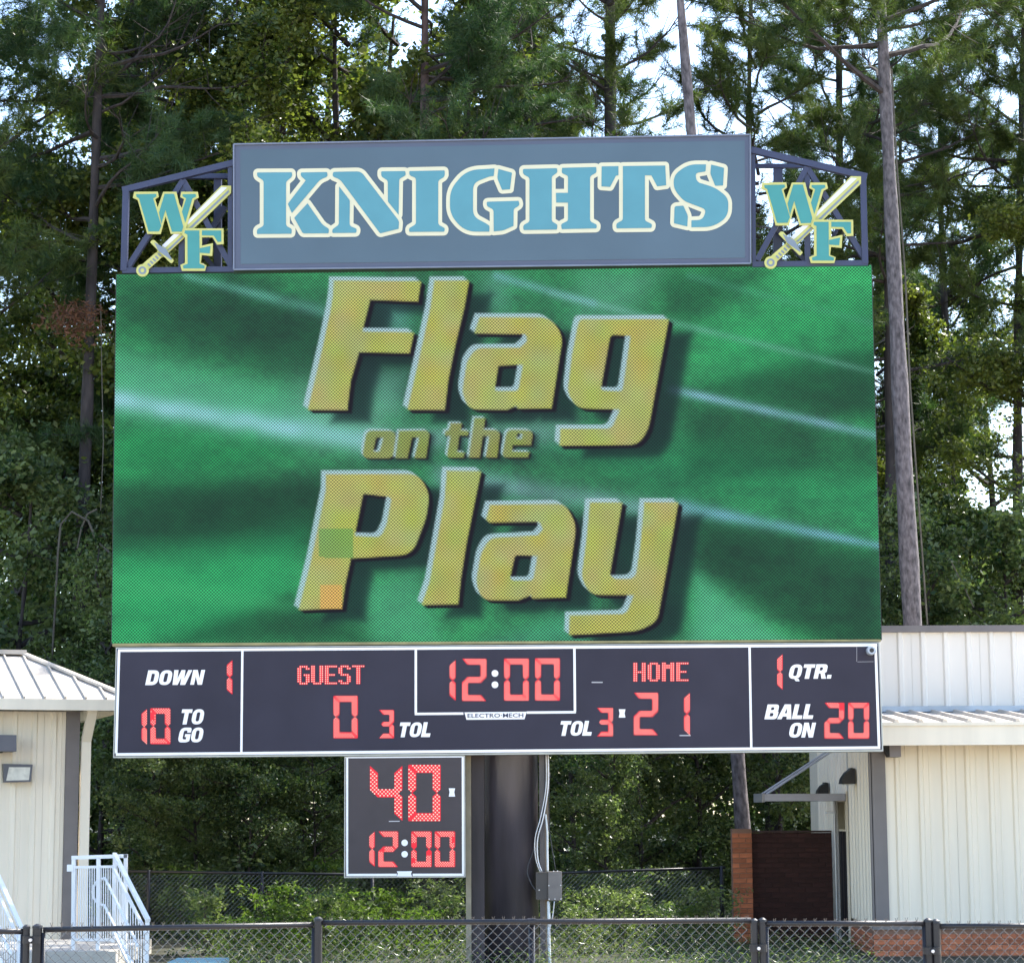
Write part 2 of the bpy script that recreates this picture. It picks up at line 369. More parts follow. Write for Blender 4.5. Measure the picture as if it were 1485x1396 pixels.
def screen_image(X, Y):
    rs = np.random.RandomState(5)
    def vnoise(u, v):                   # smooth value noise
        G = rs.rand(64, 64); ui = np.floor(u).astype(int); vi = np.floor(v).astype(int); fu = u-ui; fv = v-vi
        fu = fu*fu*(3-2*fu); fv = fv*fv*(3-2*fv)
        g_ = lambda a, b: G[a % 64, b % 64]
        return (g_(ui, vi)*(1-fu)+g_(ui+1, vi)*fu)*(1-fv)+(g_(ui, vi+1)*(1-fu)+g_(ui+1, vi+1)*fu)*fv
    dx, dy = X-735, (Y-640)
    th = np.arctan2(dy, dx); rr = np.hypot(dx, dy)
    ray_ = 0.6*vnoise(th*2.6+40, rr/420+3)+0.4*vnoise(th*7+80, rr/300+9)
    tex = vnoise(X/26, Y/14)*0.5+vnoise(X/9, Y/6)*0.25+vnoise(X/90+5, Y/50)*0.5
    b = 0.25+0.36*ray_+0.34*(tex-0.6)
    b = b*(0.74+0.62*np.clip(rr/560, 0, 1))+0.16*(vnoise(X/5, Y/4)-0.5)
    cr_ = 12+18*b*2; cg = 42+165*b; cb = 38+78*b
    C = np.stack([cr_*1.0+20, cg, cb], -1)
    def dim(poly, k, soft):
        nonlocal C
        d = sdf(X, Y, [poly]); w = 1/(1+np.exp(np.clip(d/soft, -30, 30))); C = C*(1-(1-k)*w[..., None])
    def glow(poly, colr, a, soft):
        nonlocal C
        d = sdf(X, Y, [poly]); w = a/(1+np.exp(np.clip(d/soft, -30, 30))); C = C*(1-w[..., None])+np.array(colr)*w[..., None]
    # large wedges of mown turf and light
    dim([(160, 700), (560, 690), (700, 760), (420, 800), (160, 800)], 0.42, 9)
    dim([(160, 400), (330, 400), (640, 520), (640, 580), (160, 490)], 0.58, 12)
    glow([(160, 800), (440, 770), (430, 860), (300, 940), (160, 940)], (35, 170, 95), 0.55, 12)
    dim([(230, 935), (420, 860), (560, 935)], 0.5, 7)
    dim([(1060, 545), (1280, 500), (1280, 615), (1000, 565)], 0.5, 6)
    dim([(990, 590), (1120, 600), (1280, 640), (1280, 690), (1000, 690)], 0.6, 8)
    dim([(1010, 750), (1280, 800), (1280, 935), (1190, 935), (1010, 820)], 0.52, 7)
    glow([(1010, 835), (1150, 935), (1000, 935)], (95, 185, 145), 0.7, 6)
    glow([(840, 395), (960, 395), (905, 460), (830, 465)], (95, 165, 135), 0.6, 9)
    glow([(1020, 470), (1280, 400), (1280, 520), (1040, 545)], (30, 150, 80), 0.4, 20)
    glow([(160, 510), (440, 570), (530, 620), (460, 640), (160, 600)], (105, 195, 160), 0.6, 9)
    glow([(520, 850), (600, 830), (640, 935), (540, 935)], (90, 180, 140), 0.5, 8)
    glow([(790, 900), (850, 880), (850, 935), (700, 935)], (80, 165, 140), 0.5, 8)
    glow([(540, 430), (600, 425), (590, 480), (545, 480)], (110, 160, 170), 0.6, 7)
    glow([(520, 530), (590, 540), (580, 600), (540, 600)], (120, 180, 165), 0.6, 8)
    glow([(440, 560), (560, 590), (560, 640), (450, 630)], (140, 200, 180), 0.5, 14)
    glow([(160, 610), (420, 650), (330, 690), (160, 690)], (12, 120, 55), 0.5, 14)
    glow([(790, 650), (1000, 640), (1280, 690), (1280, 760), (960, 720)], (20, 130, 75), 0.35, 14)
    glow([(700, 400), (740, 400), (735, 450), (700, 450)], (110, 165, 155), 0.5, 7)
    dim([(960, 400), (1110, 395), (1000, 470), (960, 460)], 0.62, 8)
    def line(x0, y0, x1, y1, w0, w1, colr, a0, a1):
        nonlocal C
        t = np.clip(((X-x0)*(x1-x0)+(Y-y0)*(y1-y0))/((x1-x0)**2+(y1-y0)**2), 0, 1)
        d = np.hypot(X-x0-t*(x1-x0), Y-y0-t*(y1-y0)); w = w0+(w1-w0)*t; a = (a0+(a1-a0)*t)*np.exp(-(d/w)**2)
        a = a*(0.75+0.5*vnoise(X/30+11, Y/30))
        C = C*(1-a[..., None])+np.array(colr)*a[..., None]
    line(160, 578, 545, 642, 15, 17, (165, 215, 235), 0.85, 0.75)
    line(540, 640, 820, 625, 16, 22, (150, 190, 195), 0.55, 0.5)
    line(975, 565, 1275, 632, 7, 7, (150, 185, 225), 0.85, 0.65)
    line(640, 690, 990, 745, 17, 14, (150, 175, 200), 0.55, 0.55)
    line(990, 735, 1280, 792, 11, 6, (120, 170, 200), 0.75, 0.8)
    line(800, 425, 1270, 540, 6, 5, (125, 180, 170), 0.6, 0.35)
    line(1000, 400, 1270, 470, 6, 5, (80, 160, 130), 0.4, 0.3)
    line(270, 400, 500, 460, 6, 10, (120, 190, 185), 0.5, 0.55)
    line(720, 400, 860, 440, 7, 6, (130, 180, 200), 0.6, 0.5)
    line(170, 845, 420, 880, 20, 12, (70, 180, 110), 0.4, 0.3)
    C = C*0.84+np.array((16, 36, 29))
    # soft drop shadows then lettering
    for group, off, sh in ((BIG, 7.0, 34), (SMALL, 3.2, 8)):
        dmin = np.full(X.shape, 1e9); acc = []
        for L in group:
            bx = [p[0] for q in L for p in q]; by = [p[1] for q in L for p in q]; m_ = 46
            sel = (X > min(bx)-m_) & (X < max(bx)+m_) & (Y > min(by)-m_) & (Y < max(by)+m_)
            acc.append((L, sel))
            d = sdf((X-sh)[sel], (Y-sh*0.55)[sel], L)
            w = 0.78/(1+np.exp(np.clip((d+1)/3.0, -30, 30))); C[sel] = C[sel]*(1-w[:, None])+np.array((22, 40, 42))*w[:, None]
        for L, sel in acc:
            xs_, ys_ = X[sel], Y[sel]
            cov = lambda d, s=0.9: 1/(1+np.exp(np.clip(d/s*2.2, -30, 30)))
            dk = np.maximum.reduce([cov(sdf(xs_-off*a, ys_-off*b2, L)) for a, b2 in ((0.9, 0.7), (0.5, 0.4))])
            hl = np.maximum.reduce([cov(sdf(xs_+off*a, ys_+off*b2, L)) for a, b2 in ((1.0, 0.85), (0.5, 0.45))])
            c = C[sel]
            c = c*(1-dk[:, None])+np.array((22, 18, 26))*dk[:, None]
            hl_ = hl*0.92; c = c*(1-hl_[:, None])+np.array((180, 212, 222))*hl_[:, None]
            fc = cov(sdf(xs_, ys_, L))
            gold = np.stack([172+18*vnoise(xs_/30, ys_/30), 178+16*vnoise(xs_/22+7, ys_/22), 92+28*vnoise(xs_/26+3, ys_/26)], -1)
            if group is SMALL: gold = gold*np.array((0.80, 0.84, 0.85))
            c = c*(1-fc[:, None])+gold*fc[:, None]; C[sel] = c
            if L is BIG[4]:
                for (a0, a1, b0, b1, cc, kk) in ((463, 512, 766, 808, (100, 165, 85), 0.6), (464, 497, 847, 882, (235, 180, 100), 0.7)):
                    w = ((xs_ > a0) & (xs_ < a1) & (ys_ > b0) & (ys_ < b1))*fc*kk
                    C[sel] = C[sel]*(1-w[:, None])+np.array(cc)*w[:, None]
    return np.clip(C, 0, 255)

base = B(720, 929, 0)
scr = thing('video_screen', 'huge green LED video screen showing gold words Flag on the Play', 'video screen', B(720, 929, 0), YAW)
m = MB(); m.bbox([(168, 397.5), (1264.5, 384), (1279, 927.5), (161, 933.5)], -0.45, -0.012); m.build('cabinet', darkp, scr)
NU, NV = 556, 268
uu, vv = np.meshgrid(np.linspace(0, 1, NU), np.linspace(0, 1, NV))
tl, trr, br, bl = [np.array(B(*q, SD)) for q in (S_TL, S_TR, S_BR, S_BL)]
Pw = (tl*(1-uu[..., None])+trr*uu[..., None])*(1-vv[..., None])+(bl*(1-uu[..., None])+br*uu[..., None])*vv[..., None]
rel = Pw-np.array(CAM); dz_ = rel @ np.array(cf)
PXs = PX0+F_PX*(rel @ np.array(cr))/dz_; PYs = PY0-F_PX*(rel @ np.array(cu))/dz_
IMG = screen_image(PXs, PYs)
inv = np.array(root_matrix(scr).inverted()); loc = Pw.reshape(-1, 3) @ inv[:3, :3].T+inv[:3, 3]
me = bpy.data.meshes.new('display')
me.vertices.add(NU*NV); me.vertices.foreach_set('co', loc.astype(np.float32).ravel())
ii = (np.arange(NV-1)[:, None]*NU+np.arange(NU-1)[None]).ravel()
q = np.stack([ii, ii+NU, ii+NU+1, ii+1], 1).astype(np.int32)
me.loops.add(q.size); me.loops.foreach_set('vertex_index', q.ravel())
me.polygons.add(len(q)); me.polygons.foreach_set('loop_start', np.arange(0, q.size, 4, dtype=np.int32)); me.update(calc_edges=True)
ca = me.color_attributes.new('picture', 'FLOAT_COLOR', 'POINT')
cc = np.ones((NU*NV, 4), np.float32); cc[:, :3] = lin(IMG.reshape(-1, 3)); ca.data.foreach_set('color', cc.ravel())
sm = bpy.data.materials.new('led_display'); sm.use_nodes = True; nt = sm.node_tree; pb = nt.nodes['Principled BSDF']
pb.inputs['Base Color'].default_value = (0.006, 0.006, 0.008, 1); pb.inputs['Roughness'].default_value = 0.9; pb.inputs['Specular IOR Level'].default_value = 0.08
at = nt.nodes.new('ShaderNodeAttribute'); at.attribute_name = 'picture'
tc = nt.nodes.new('ShaderNodeTexCoord'); sx = nt.nodes.new('ShaderNodeSeparateXYZ'); nt.links.new(tc.outputs['Object'], sx.inputs[0])
PITCH_LED = 4.8/109.0
def mth(op, a, b=None):
    n = nt.nodes.new('ShaderNodeMath'); n.operation = op
    for i, v in enumerate((a, b)):
        if v is None: continue
        if isinstance(v, (int, float)): n.inputs[i].default_value = v
        else: nt.links.new(v, n.inputs[i])
    return n.outputs[0]
k = 2*math.pi/PITCH_LED
cxn = mth('COSINE', mth('MULTIPLY', sx.outputs[0], k)); czn = mth('COSINE', mth('MULTIPLY', sx.outputs[2], k))
pat = mth('MULTIPLY', cxn, czn)      # staggered lamps
msk = mth('MAXIMUM', mth('ADD', mth('MULTIPLY', pat, 1.15), 1.0), 0.12)
nt.links.new(at.outputs['Color'], pb.inputs['Emission Color'])
nt.links.new(mth('MULTIPLY', msk, 0.84/2**EXPO), pb.inputs['Emission Strength'])
me.materials.append(sm); link('display', me, scr)
m = MB(); m.bbox([(163, 932.8), (1277.5, 926.8), (1277.5, 929.6), (163, 937)], -0.3, 0.02); m.build('bottom_trim', mat('brass_trim', (0.26, 0.22, 0.10), 0.45, 0.2, var=0.3), scr)
m = MB(); m.bbox([(338, 389), (1090, 380), (1090, 386), (338, 396.5)], -0.3, 0.03); m.build('top_trim', mat('dark_green_trim', (0.006, 0.03, 0.015), 0.6), scr)

# ------------------------------------------------------------------ KNIGHTS sign
sign = thing('name_sign', 'long blue name sign reading KNIGHTS above the video screen', 'sign', B(715, 388, 0.0), YAW)
q = [(339, 209.5), (1088, 195.5), (1088.5, 382), (339, 391)]
MB().bbox(q, -0.35, 0.10).build('cabinet', signblue, sign)
q2 = [(346, 218), (1080.5, 205), (1080.5, 376), (346, 385)]
q2 = [(348.5, 217.5), (1080, 204), (1080.5, 374), (349, 383)]
MB().bbox(q2, 0.101, 0.106).build('face_panel', signblue2, sign)
rim = MB()
for a, b_ in ((0, 1), (1, 2), (2, 3), (3, 0)):
    rim.bar(B(*q[a], 0.11), B(*q[b_], 0.11), 0.02, 0.025, up=BN)
rim.build('edge_trim', mat('blue_grey_trim', (0.17, 0.19, 0.25), 0.45, 0.2), sign)
z1 = lambda l: tr(l, 350, 220, 5.94); z2 = lambda l: tr(l, 580, 220, 5.94); z3 = lambda l: tr(l, 820, 220, 5.94)
LET = [
 ('letter_k', [z1([(135,180,8),(435,178,8),(438,215,25),(385,260,20),(385,640,20),(435,665,15),(432,708,8),(135,710,8),(133,670,25),(192,640,20),(192,250,20),(136,215,25)]),
   z1([(512,180,10),(738,176,8),(745,215,25),(680,240,40),(435,530,5),(400,450,5),(555,248),(512,210,15)]),
   z1([(570,445),(700,632,50),(755,665,15),(752,704,8),(530,705,15),(455,570,8)])]),
 ('letter_n', [z1([(790,175,15),(1030,170,40),(1360,600,20),(1355,665),(1195,705,10),(850,240,30),(785,215,20)]),
   z1([(842,300),(935,420,10),(932,640,25),(995,665,15),(990,700,10),(785,702,10),(783,670,25),(840,630,20)]),
   z1([(1205,170,8),(1412,168,8),(1418,205,20),(1360,235,20),(1355,545),(1262,430,8),(1262,250,20),(1205,215,20)])]),
 ('letter_i', [z2([(80,168,8),(385,162,8),(388,215,25),(330,250,20),(330,628,20),(388,660,20),(382,690,8),(80,692,8),(78,660,25),(138,625,20),(138,228,20),(82,205,20)])]),
 ('letter_g', [z2([(815,145),(808,210),(770,215,30),(630,270,60),(630,560,60),(745,620,20),(772,640,8),(770,690),(560,690,120),(430,540,80),(432,330,80),(570,160,120)]),
   z2([(848,150),(965,182,8),(948,325),(880,330,5),(838,230,20)]),
   z2([(748,432,10),(1022,424,5),(1032,462,20),(980,495,15),(978,640),(890,680,20),(808,688),(806,500,20),(748,470,20)])]),
 ('letter_h', [z2([(1060,150,10),(1352,143,8),(1358,180,20),(1308,215,15),(1308,600,15),(1358,630,15),(1352,672,8),(1065,676,10),(1060,635,20),(1116,605,20),(1116,225,20),(1060,195,20)]),
   z3([(-28,140,5),(265,133,8),(270,180,20),(212,212,20),(212,600,20),(272,630,20),(268,662,8),(-32,668,5),(-38,625,15),(22,595,15),(22,440),(-80,440,5),(-82,355,5),(22,355),(22,210,15),(-33,185,15)])]),
 ('letter_t', [z3([(312,128),(457,125),(457,205),(435,208),(385,305),(310,300)]),
   z3([(495,125),(860,120),(868,290),(790,300),(740,205,5),(685,205),(685,595,20),(748,625,20),(740,658,8),(440,662,8),(437,620,20),(495,590,20)])]),
 ('letter_s', [z3([(1210,110),(1208,172,10),(1120,185,30),(1130,262,50),(1290,310,60),(1405,400,60),(1400,560,70),(1270,650,80),(1085,652),(1085,592),(1180,588,40),(1215,500,40),(1020,425,40),(930,320,60),(935,200,60),(1060,110,70)]),
   z3([(1255,112),(1366,140,8),(1358,292),(1290,295,5),(1248,190,15)]),
   z3([(950,470,8),(1015,465,8),(1055,550,20),(1050,645),(935,618,8),(940,480)])]),
]
allp = [L for _, ls in LET for L in ls]
h_ = 0.5; gx0, gy0 = 355, 228; X, Y = np.meshgrid(np.arange(gx0, 1072, h_), np.arange(gy0, 356, h_))
D = np.full(X.shape, 50.0)
for L in allp:
    a = np.array(L); i0 = max(0, int((a[:, 1].min()-12-gy0)/h_)); i1 = int((a[:, 1].max()+12-gy0)/h_); j0 = max(0, int((a[:, 0].min()-12-gx0)/h_)); j1 = int((a[:, 0].max()+12-gx0)/h_)
    D[i0:i1, j0:j1] = np.minimum(D[i0:i1, j0:j1], sdf(X[i0:i1, j0:j1], Y[i0:i1, j0:j1], [L]))
cl = contours(D.copy(), gx0, gy0, h_, 5.6)
fill_loops('lettering_outline', cl, 0.110, 0.0, cream_p, sign)
for nm, ls in LET: fill_loops(nm, ls, 0.115, 0.0, teal, sign)

# ------------------------------------------------------------------ truss wings + emblems
def truss(label, members, pxs):
    t = thing('steel_truss', label, 'truss', B(pxs[0], pxs[1], -0.1), YAW, 'blue steel trusses beside the name sign')
    for nm, (x0, y0), (x1, y1), w, d in members:
        MB().bar(B(x0, y0, d), B(x1, y1, d), w, w, up=BN).build(nm, navy, t)
    return t
LM = [('top_chord', (178, 276.5), (341, 236.5), 0.085, 0.0), ('end_post', (183, 277), (180, 393), 0.085, 0.005), ('bottom_chord', (178, 393), (340, 391), 0.075, 0.0),
 ('diagonal', (186, 388), (266, 262), 0.075, -0.02), ('diagonal', (266, 262), (336, 388), 0.075, -0.03), ('web_post', (266, 262), (263, 392), 0.075, -0.045),
 ('back_top_chord', (268, 256), (340, 256), 0.07, -0.35), ('back_post', (316, 256), (316, 388), 0.10, -0.4), ('back_diagonal', (326, 300), (290, 362), 0.075, -0.3), ('back_diagonal', (290, 362), (312, 391), 0.06, -0.3),
 ('inner_post', (334, 240), (334, 391), 0.06, -0.01)]
truss('dark blue steel truss wing left of the name sign', LM, (258, 393))
RM = [('top_chord', (1089, 218), (1257, 257), 0.085, 0.0), ('end_post', (1251.5, 256), (1254.5, 383), 0.08, 0.005), ('bottom_chord', (1091, 384), (1258, 382), 0.075, 0.0),
 ('inner_post', (1092.5, 218), (1093.5, 383), 0.05, -0.01), ('diagonal', (1170, 243), (1098, 378), 0.075, -0.02), ('diagonal', (1170, 243), (1254, 376), 0.075, -0.03), ('web_post', (1170, 240), (1171, 382), 0.075, -0.045),
 ('back_top_chord', (1092, 241), (1166, 241), 0.055, -0.35), ('back_post', (1128, 243), (1128, 382), 0.12, -0.4), ('back_diagonal', (1124, 330), (1170, 382), 0.06, -0.3), ('back_diagonal', (1200, 360), (1215, 330), 0.05, -0.3)]
truss('dark blue steel truss wing right of the name sign', RM, (1175, 384))

def emblem(label, ox, oy, s, var):
    e = thing('team_emblem', label, 'emblem', B(ox+115, oy+175, 0.1), YAW, 'WF sword emblems on the trusses')
    T = lambda l: tr(l, ox, oy, s)
    # coordinates are those of the left emblem, 7.35 to a pixel from (170,220); the right one is the same cut-out
    W = [[(200,455),(415,450),(418,478),(382,498),(470,790),(445,850),(335,852),(232,498),(205,482)], [(505,450),(605,450),(705,800),(688,852),(585,855),(525,660),(515,620),(470,770),(445,650)],
         [(695,455),(835,452),(840,480),(800,500),(725,760),(690,640),(735,500),(700,478)]]
    Wb = [(180,428),(432,426),(440,480),(402,505),(428,600),(490,428),(630,428),(662,560),(690,600),(712,505),(672,485),(682,428),(855,428),(868,488),(822,512),(750,760),(718,872),(570,876),(515,690),(462,878),(320,876),(218,515),(166,492)]
    Fb = [(722,818),(1132,818),(1134,985),(1062,990),(1015,912),(903,912),(903,1002),(1020,975),(1012,1112),(900,1100),(890,1185),(950,1210),(935,1270),(690,1270),(672,1208),(722,1185),(722,915),(690,880)]
    Fi = [[(722,840),(875,840),(878,1195),(932,1215),(928,1245),(705,1245),(700,1215),(750,1195),(748,885),(715,868)], [(903,840),(1108,840),(1110,960),(1072,962),(1028,895),(903,892)], [(880,1030),(995,1005),(985,1085),(880,1078)]]
    bladeb = [(1108,362),(1214,364),(1214,440),(500,1120),(420,1130),(425,1060)]
    bladew = [(1112,378),(1170,385),(740,790),(720,800),(725,765)]; bladew2 = [(610,872),(668,878),(525,1010),(510,1022),(478,1000)]
    grey1 = [(1188,405),(1190,432),(800,808),(765,812)]; grey2 = [(690,895),(708,905),(562,1045),(530,1050)]
    guardb = [(375,940,10),(400,945),(605,1160,6),(580,1190,8),(560,1180),(350,965,8)]
    guardi = [(395,965),(520,1035),(585,1150),(575,1155),(440,1060)]
    gripb = [(415,1072),(478,1120),(325,1262),(262,1205)]
    a, b_ = 268, 1265
    circ = lambda r: [(a+r*math.cos(t), b_+r*math.sin(t)) for t in np.linspace(0, 2*math.pi, 20)[:-1]]
    fl = lambda nm, ls, d, th, mt: fill_loops(nm, [T(l) for l in ls], d, th, mt, e)
    fl('sword_blade', [bladeb], 0.050, 0.02, yellow_p); fl('blade_highlight', [bladew, bladew2], 0.054, 0, silver_p); fl('blade_groove', [grey1, grey2], 0.0545, 0, greypaint)
    fl('letter_w', [Wb], 0.074, 0.02, yellow_p); fl('letter_w_face', W, 0.078, 0, greenteal)
    fl('letter_f', [Fb], 0.098, 0.02, yellow_p); fl('letter_f_face', Fi, 0.102, 0, greenteal)
    fl('sword_grip', [gripb], 0.074, 0.02, yellow_p); fl('sword_pommel', [circ(66)], 0.098, 0.02, yellow_p); fl('pommel_ring', [circ(42), circ(22)], 0.102, 0, greypaint)
    fl('sword_guard', [guardb], 0.122, 0.02, yellow_p); fl('guard_groove', [guardi], 0.126, 0, greypaint)
    fl('grip_bands', [[(x, y), (x+14, y-14), (x+44, y+14), (x+30, y+28)] for x, y in ((318, 1200), (345, 1172), (372, 1146), (400, 1120), (428, 1092))], 0.078, 0, greypaint)
    return e
emblem('WF letters with a sword on the truss left of the name sign', 170, 220, 7.35, 0)
emblem('WF letters with a sword on the truss right of the name sign', 1080.5, 205.5, 7.22, 1)

# ------------------------------------------------------------------ score panel
score = thing('scoreboard', 'wide black football scoreboard panel with red digits under the video screen', 'scoreboard', B(722, 1093, 0), YAW)
q = [(168, 938.5), (1275, 931), (1281, 1089), (164, 1098.5)]
MB().bbox(q, -0.30, 0.06).build('cabinet', alu, score)
qi = [(169.5, 940), (1273.5, 932.3), (1279, 1086.5), (165.8, 1096.3)]
MB().bbox(qi, 0.0601, 0.068).build('face_panel', blackp, score)
SDp = 0.069
def stripe(parent, a, b_, w, d, m_=None, nm='white_line'):
    MB().bar(B(*a, d), B(*b_, d), w, 0.004, up=BN).build(nm, m_ or whitep, parent)
stripe(score, (171, 943), (1272, 935), 0.036, SDp); stripe(score, (168, 1093.5), (1276.5, 1083.6), 0.036, SDp)
stripe(score, (172.6, 944.6), (168.4, 1091.7), 0.034, SDp); stripe(score, (1269.8, 936.8), (1274.8, 1081.8), 0.034, SDp)
stripe(score, (351.5, 943.5), (350, 1090), 0.030, SDp); stripe(score, (1087, 938.2), (1089.5, 1083.5), 0.030, SDp)
stripe(score, (603, 942), (603, 1033), 0.032, SDp); stripe(score, (833, 940), (833.8, 1031.5), 0.032, SDp)
stripe(score, (601.5, 1034.8), (672, 1034.2), 0.032, SDp); stripe(score, (764, 1032.8), (835.2, 1032.2), 0.032, SDp)
fill_loops('maker_plate', [[(673.5, 1032.5), (764, 1031.5), (760.5, 1042.5), (676.5, 1043.2)]], SDp+0.002, 0, whitep, score)
def builtin_text(txt, x0, x1, yb, hpx, d, m_, parent, name):
    c = bpy.data.curves.new('tmp', 'FONT'); c.body = txt; c.size = 1.0; c.offset = 0.012; c.resolution_u = 2
    ob = bpy.data.objects.new('tmp', c); me = bpy.data.meshes.new_from_object(ob); n = len(me.vertices)
    co = np.zeros(n*3); me.vertices.foreach_get('co', co); co = co.reshape(-1, 3)
    w = co[:, 0].max()-co[:, 0].min(); hh = co[:, 1].max()
    inv = root_matrix(parent).inverted(); out = []
    for x, y, _ in co:
        u = (x-co[:, 0].min())/w; p = inv @ B(x0[0]+(x1[0]-x0[0])*u, x0[1]+(x1[1]-x0[1])*u-y/hh*hpx, d); out.append(p)
    me.vertices.foreach_set('co', np.array([tuple(p) for p in out]).ravel()); me.materials.clear(); me.materials.append(m_); me.update()
    bpy.data.objects.remove(ob); bpy.data.curves.remove(c); me.name = name
    return link(name, me, parent)
navyprint = mat('navy_print', (0.03, 0.03, 0.07), 0.6)
builtin_text('ELECTRO\u00b7MECH', (678, 1040.3), (759, 1039.6), 0, 6.0, SDp+0.005, navyprint, score, 'maker_lettering')

GL = {
 'D': (0.82, [[(0,0),(.82,0,.42),(.82,1,.42),(0,1)], [(.30,.23),(.52,.23,.2),(.52,.77,.2),(.30,.77)]]),
 'O': (0.84, [[(0,0,.42),(.84,0,.42),(.84,1,.42),(0,1,.42)], [(.30,.2,.12),(.55,.2,.12),(.55,.8,.12),(.30,.8,.12)]]),
 'W': (1.24, [[(0,1),(.29,1),(.34,.42),(.50,1),(.77,1),(.81,.42),(.97,1),(1.24,1),(.96,0),(.62,0),(.60,.5),(.44,0),(.09,0)]]),
 'N': (0.82, [[(0,0),(0,1),(.31,1),(.55,.45),(.55,1),(.82,1),(.82,0),(.52,0),(.27,.55),(.27,0)]]),
 'T': (0.76, [[(.23,0),(.23,.76),(0,.76),(0,1),(.76,1),(.76,.76),(.53,.76),(.53,0)]]),
 'G': (0.84, [[(.84,.66),(.56,.66),(.56,.80,.1),(.30,.80,.14),(.30,.2,.14),(.56,.2,.02),(.56,.36),(.44,.36),(.44,.56),(.84,.56),(.84,.08,.1),(.62,0,.1),(0,0,.4),(0,1,.4),(.84,1,.38)]]),
 'L': (0.66, [[(0,0),(0,1),(.3,1),(.3,.25),(.66,.25),(.66,0)]]),
 'Q': (0.84, [[(0,0,.42),(.84,0,.42),(.84,1,.42),(0,1,.42)], [(.30,.2,.12),(.55,.2,.12),(.55,.8,.12),(.30,.8,.12)], [(.44,-.01),(.72,.012),(.84,-.16),(.58,-.16)]]),
 'R': (0.84, [[(0,0),(0,1),(.80,1,.28),(.80,.46,.2),(.68,.40),(.86,0),(.55,0),(.42,.36),(.30,.36),(.30,0)], [(.30,.57),(.50,.57,.08),(.50,.79,.08),(.30,.79)]]),
 'B': (0.84, [[(0,0),(.84,0,.28),(.84,.53,.14),(.72,.53),(.80,.56,.1),(.80,1,.24),(0,1)], [(.30,.2),(.53,.2,.08),(.53,.42,.08),(.30,.42)], [(.30,.62),(.50,.62,.07),(.50,.81,.07),(.30,.81)]]),
 'A': (0.86, [[(-.06,0),(.24,1),(.66,1),(.90,0),(.58,0),(.55,.18),(.29,.18),(.24,0)], [(.36,.40),(.51,.40),(.46,.76)]]),
 '.': (0.28, [[(0,0),(.28,0),(.28,.26),(0,.26)]]),
}
def caption(txt, xl, xr, yt, yb, parent, slope=-0.008, shear=0.22):
    tot = sum(GL[c][0] for c in txt)+0.07*(len(txt)-1)+shear; sx_ = (xr-xl)/tot; x = 0
    for c in txt:
        w, ls = GL[c]; loops = []
        for l in ls:
            loops.append([(xl+(x+px_+shear*py_)*sx_, yb+slope*(x*sx_)-(yb-yt)*py_) for px_, py_ in fil(l)])
        nm = {'.': 'full_stop'}.get(c, 'letter_'+c.lower())
        fill_loops(nm, loops, SDp+0.002, 0, whitep, parent); x += w+0.07
caption('DOWN', 210.5, 297.5, 971.5, 993, score)
caption('TO', 260, 297.5, 1028, 1050, score); caption('GO', 257.5, 296.5, 1054.5, 1076, score)
caption('TOL', 576.5, 627.5, 1047, 1068.5, score); caption('TOL', 809.5, 861.5, 1045, 1066.5, score)
caption('QTR.', 1142.5, 1209.5, 963, 984, score)
caption('BALL', 1108.5, 1183, 1021, 1042.5, score); caption('ON', 1143, 1183.5, 1047.5, 1069, score)

led = emat('red_led', (255, 190, 178), 1.5); ledred = emat('red_led_glow', (238, 18, 44), 1.05, (0.03, 0.005, 0.008)); leddim = emat('red_led_weak', (190, 60, 70), 1.0)
tint = mat('red_tinted_filter', (0.075, 0.030, 0.055), 0.5)
SEG = {'0': 'abcdef', '1': 'bc', '2': 'abged', '3': 'abgcd', '4': 'fgbc', '8': 'abcdefg'}
def seg_polys(x0, y0, x1, y1, t):
    xm0, xm1 = x0, x1; ym = (y0+y1)/2; g_ = 0.4; h = t/2
    return {'a': [(x0+g_, y0), (x1-g_, y0), (x1-t-g_, y0+t), (x0+t+g_, y0+t)], 'd': [(x0+g_, y1), (x1-g_, y1), (x1-t-g_, y1-t), (x0+t+g_, y1-t)],
     'f': [(x0, y0+g_), (x0+t, y0+t+g_), (x0+t, ym-h-g_), (x0+h, ym-g_), (x0, ym-h-g_)], 'b': [(x1, y0+g_), (x1-t, y0+t+g_), (x1-t, ym-h-g_), (x1-h, ym-g_), (x1, ym-h-g_)],
     'e': [(x0, y1-g_), (x0+t, y1-t-g_), (x0+t, ym+h+g_), (x0+h, ym+g_), (x0, ym+h+g_)], 'c': [(x1, y1-g_), (x1-t, y1-t-g_), (x1-t, ym+h+g_), (x1-h, ym+g_), (x1, ym+h+g_)],
     'g': [(x0+h+g_, ym), (x0+t+g_, ym-h), (x1-t-g_, ym-h), (x1-h-g_, ym), (x1-t-g_, ym+h), (x0+t+g_, ym+h)]}
def inside(p, L):
    x, y = p; c = False; n = len(L)
    for i in range(n):
        a0, b0 = L[i]; a1, b1 = L[(i+1) % n]
        if (b0 > y) != (b1 > y) and x < (y-b0)*(a1-a0)/(b1-b0)+a0: c = not c
    return c
def dots_mesh(name, dots, r, d, parent, m_=None):
    return tag(dots_mesh0(name, dots, r, d, parent, m_), kind='stuff')
def dots_mesh0(name, dots, r, d, parent, m_=None):
    mb = MB()
    for x, y in dots:
        c = B(x, y, d+0.004); n = 6
        mb.add([c+(BX*math.cos(t)+BZ*math.sin(t))*r for t in [2*math.pi*k/n for k in range(n)]], [tuple(range(n))])
    return mb.build(name, m_ or led, parent)
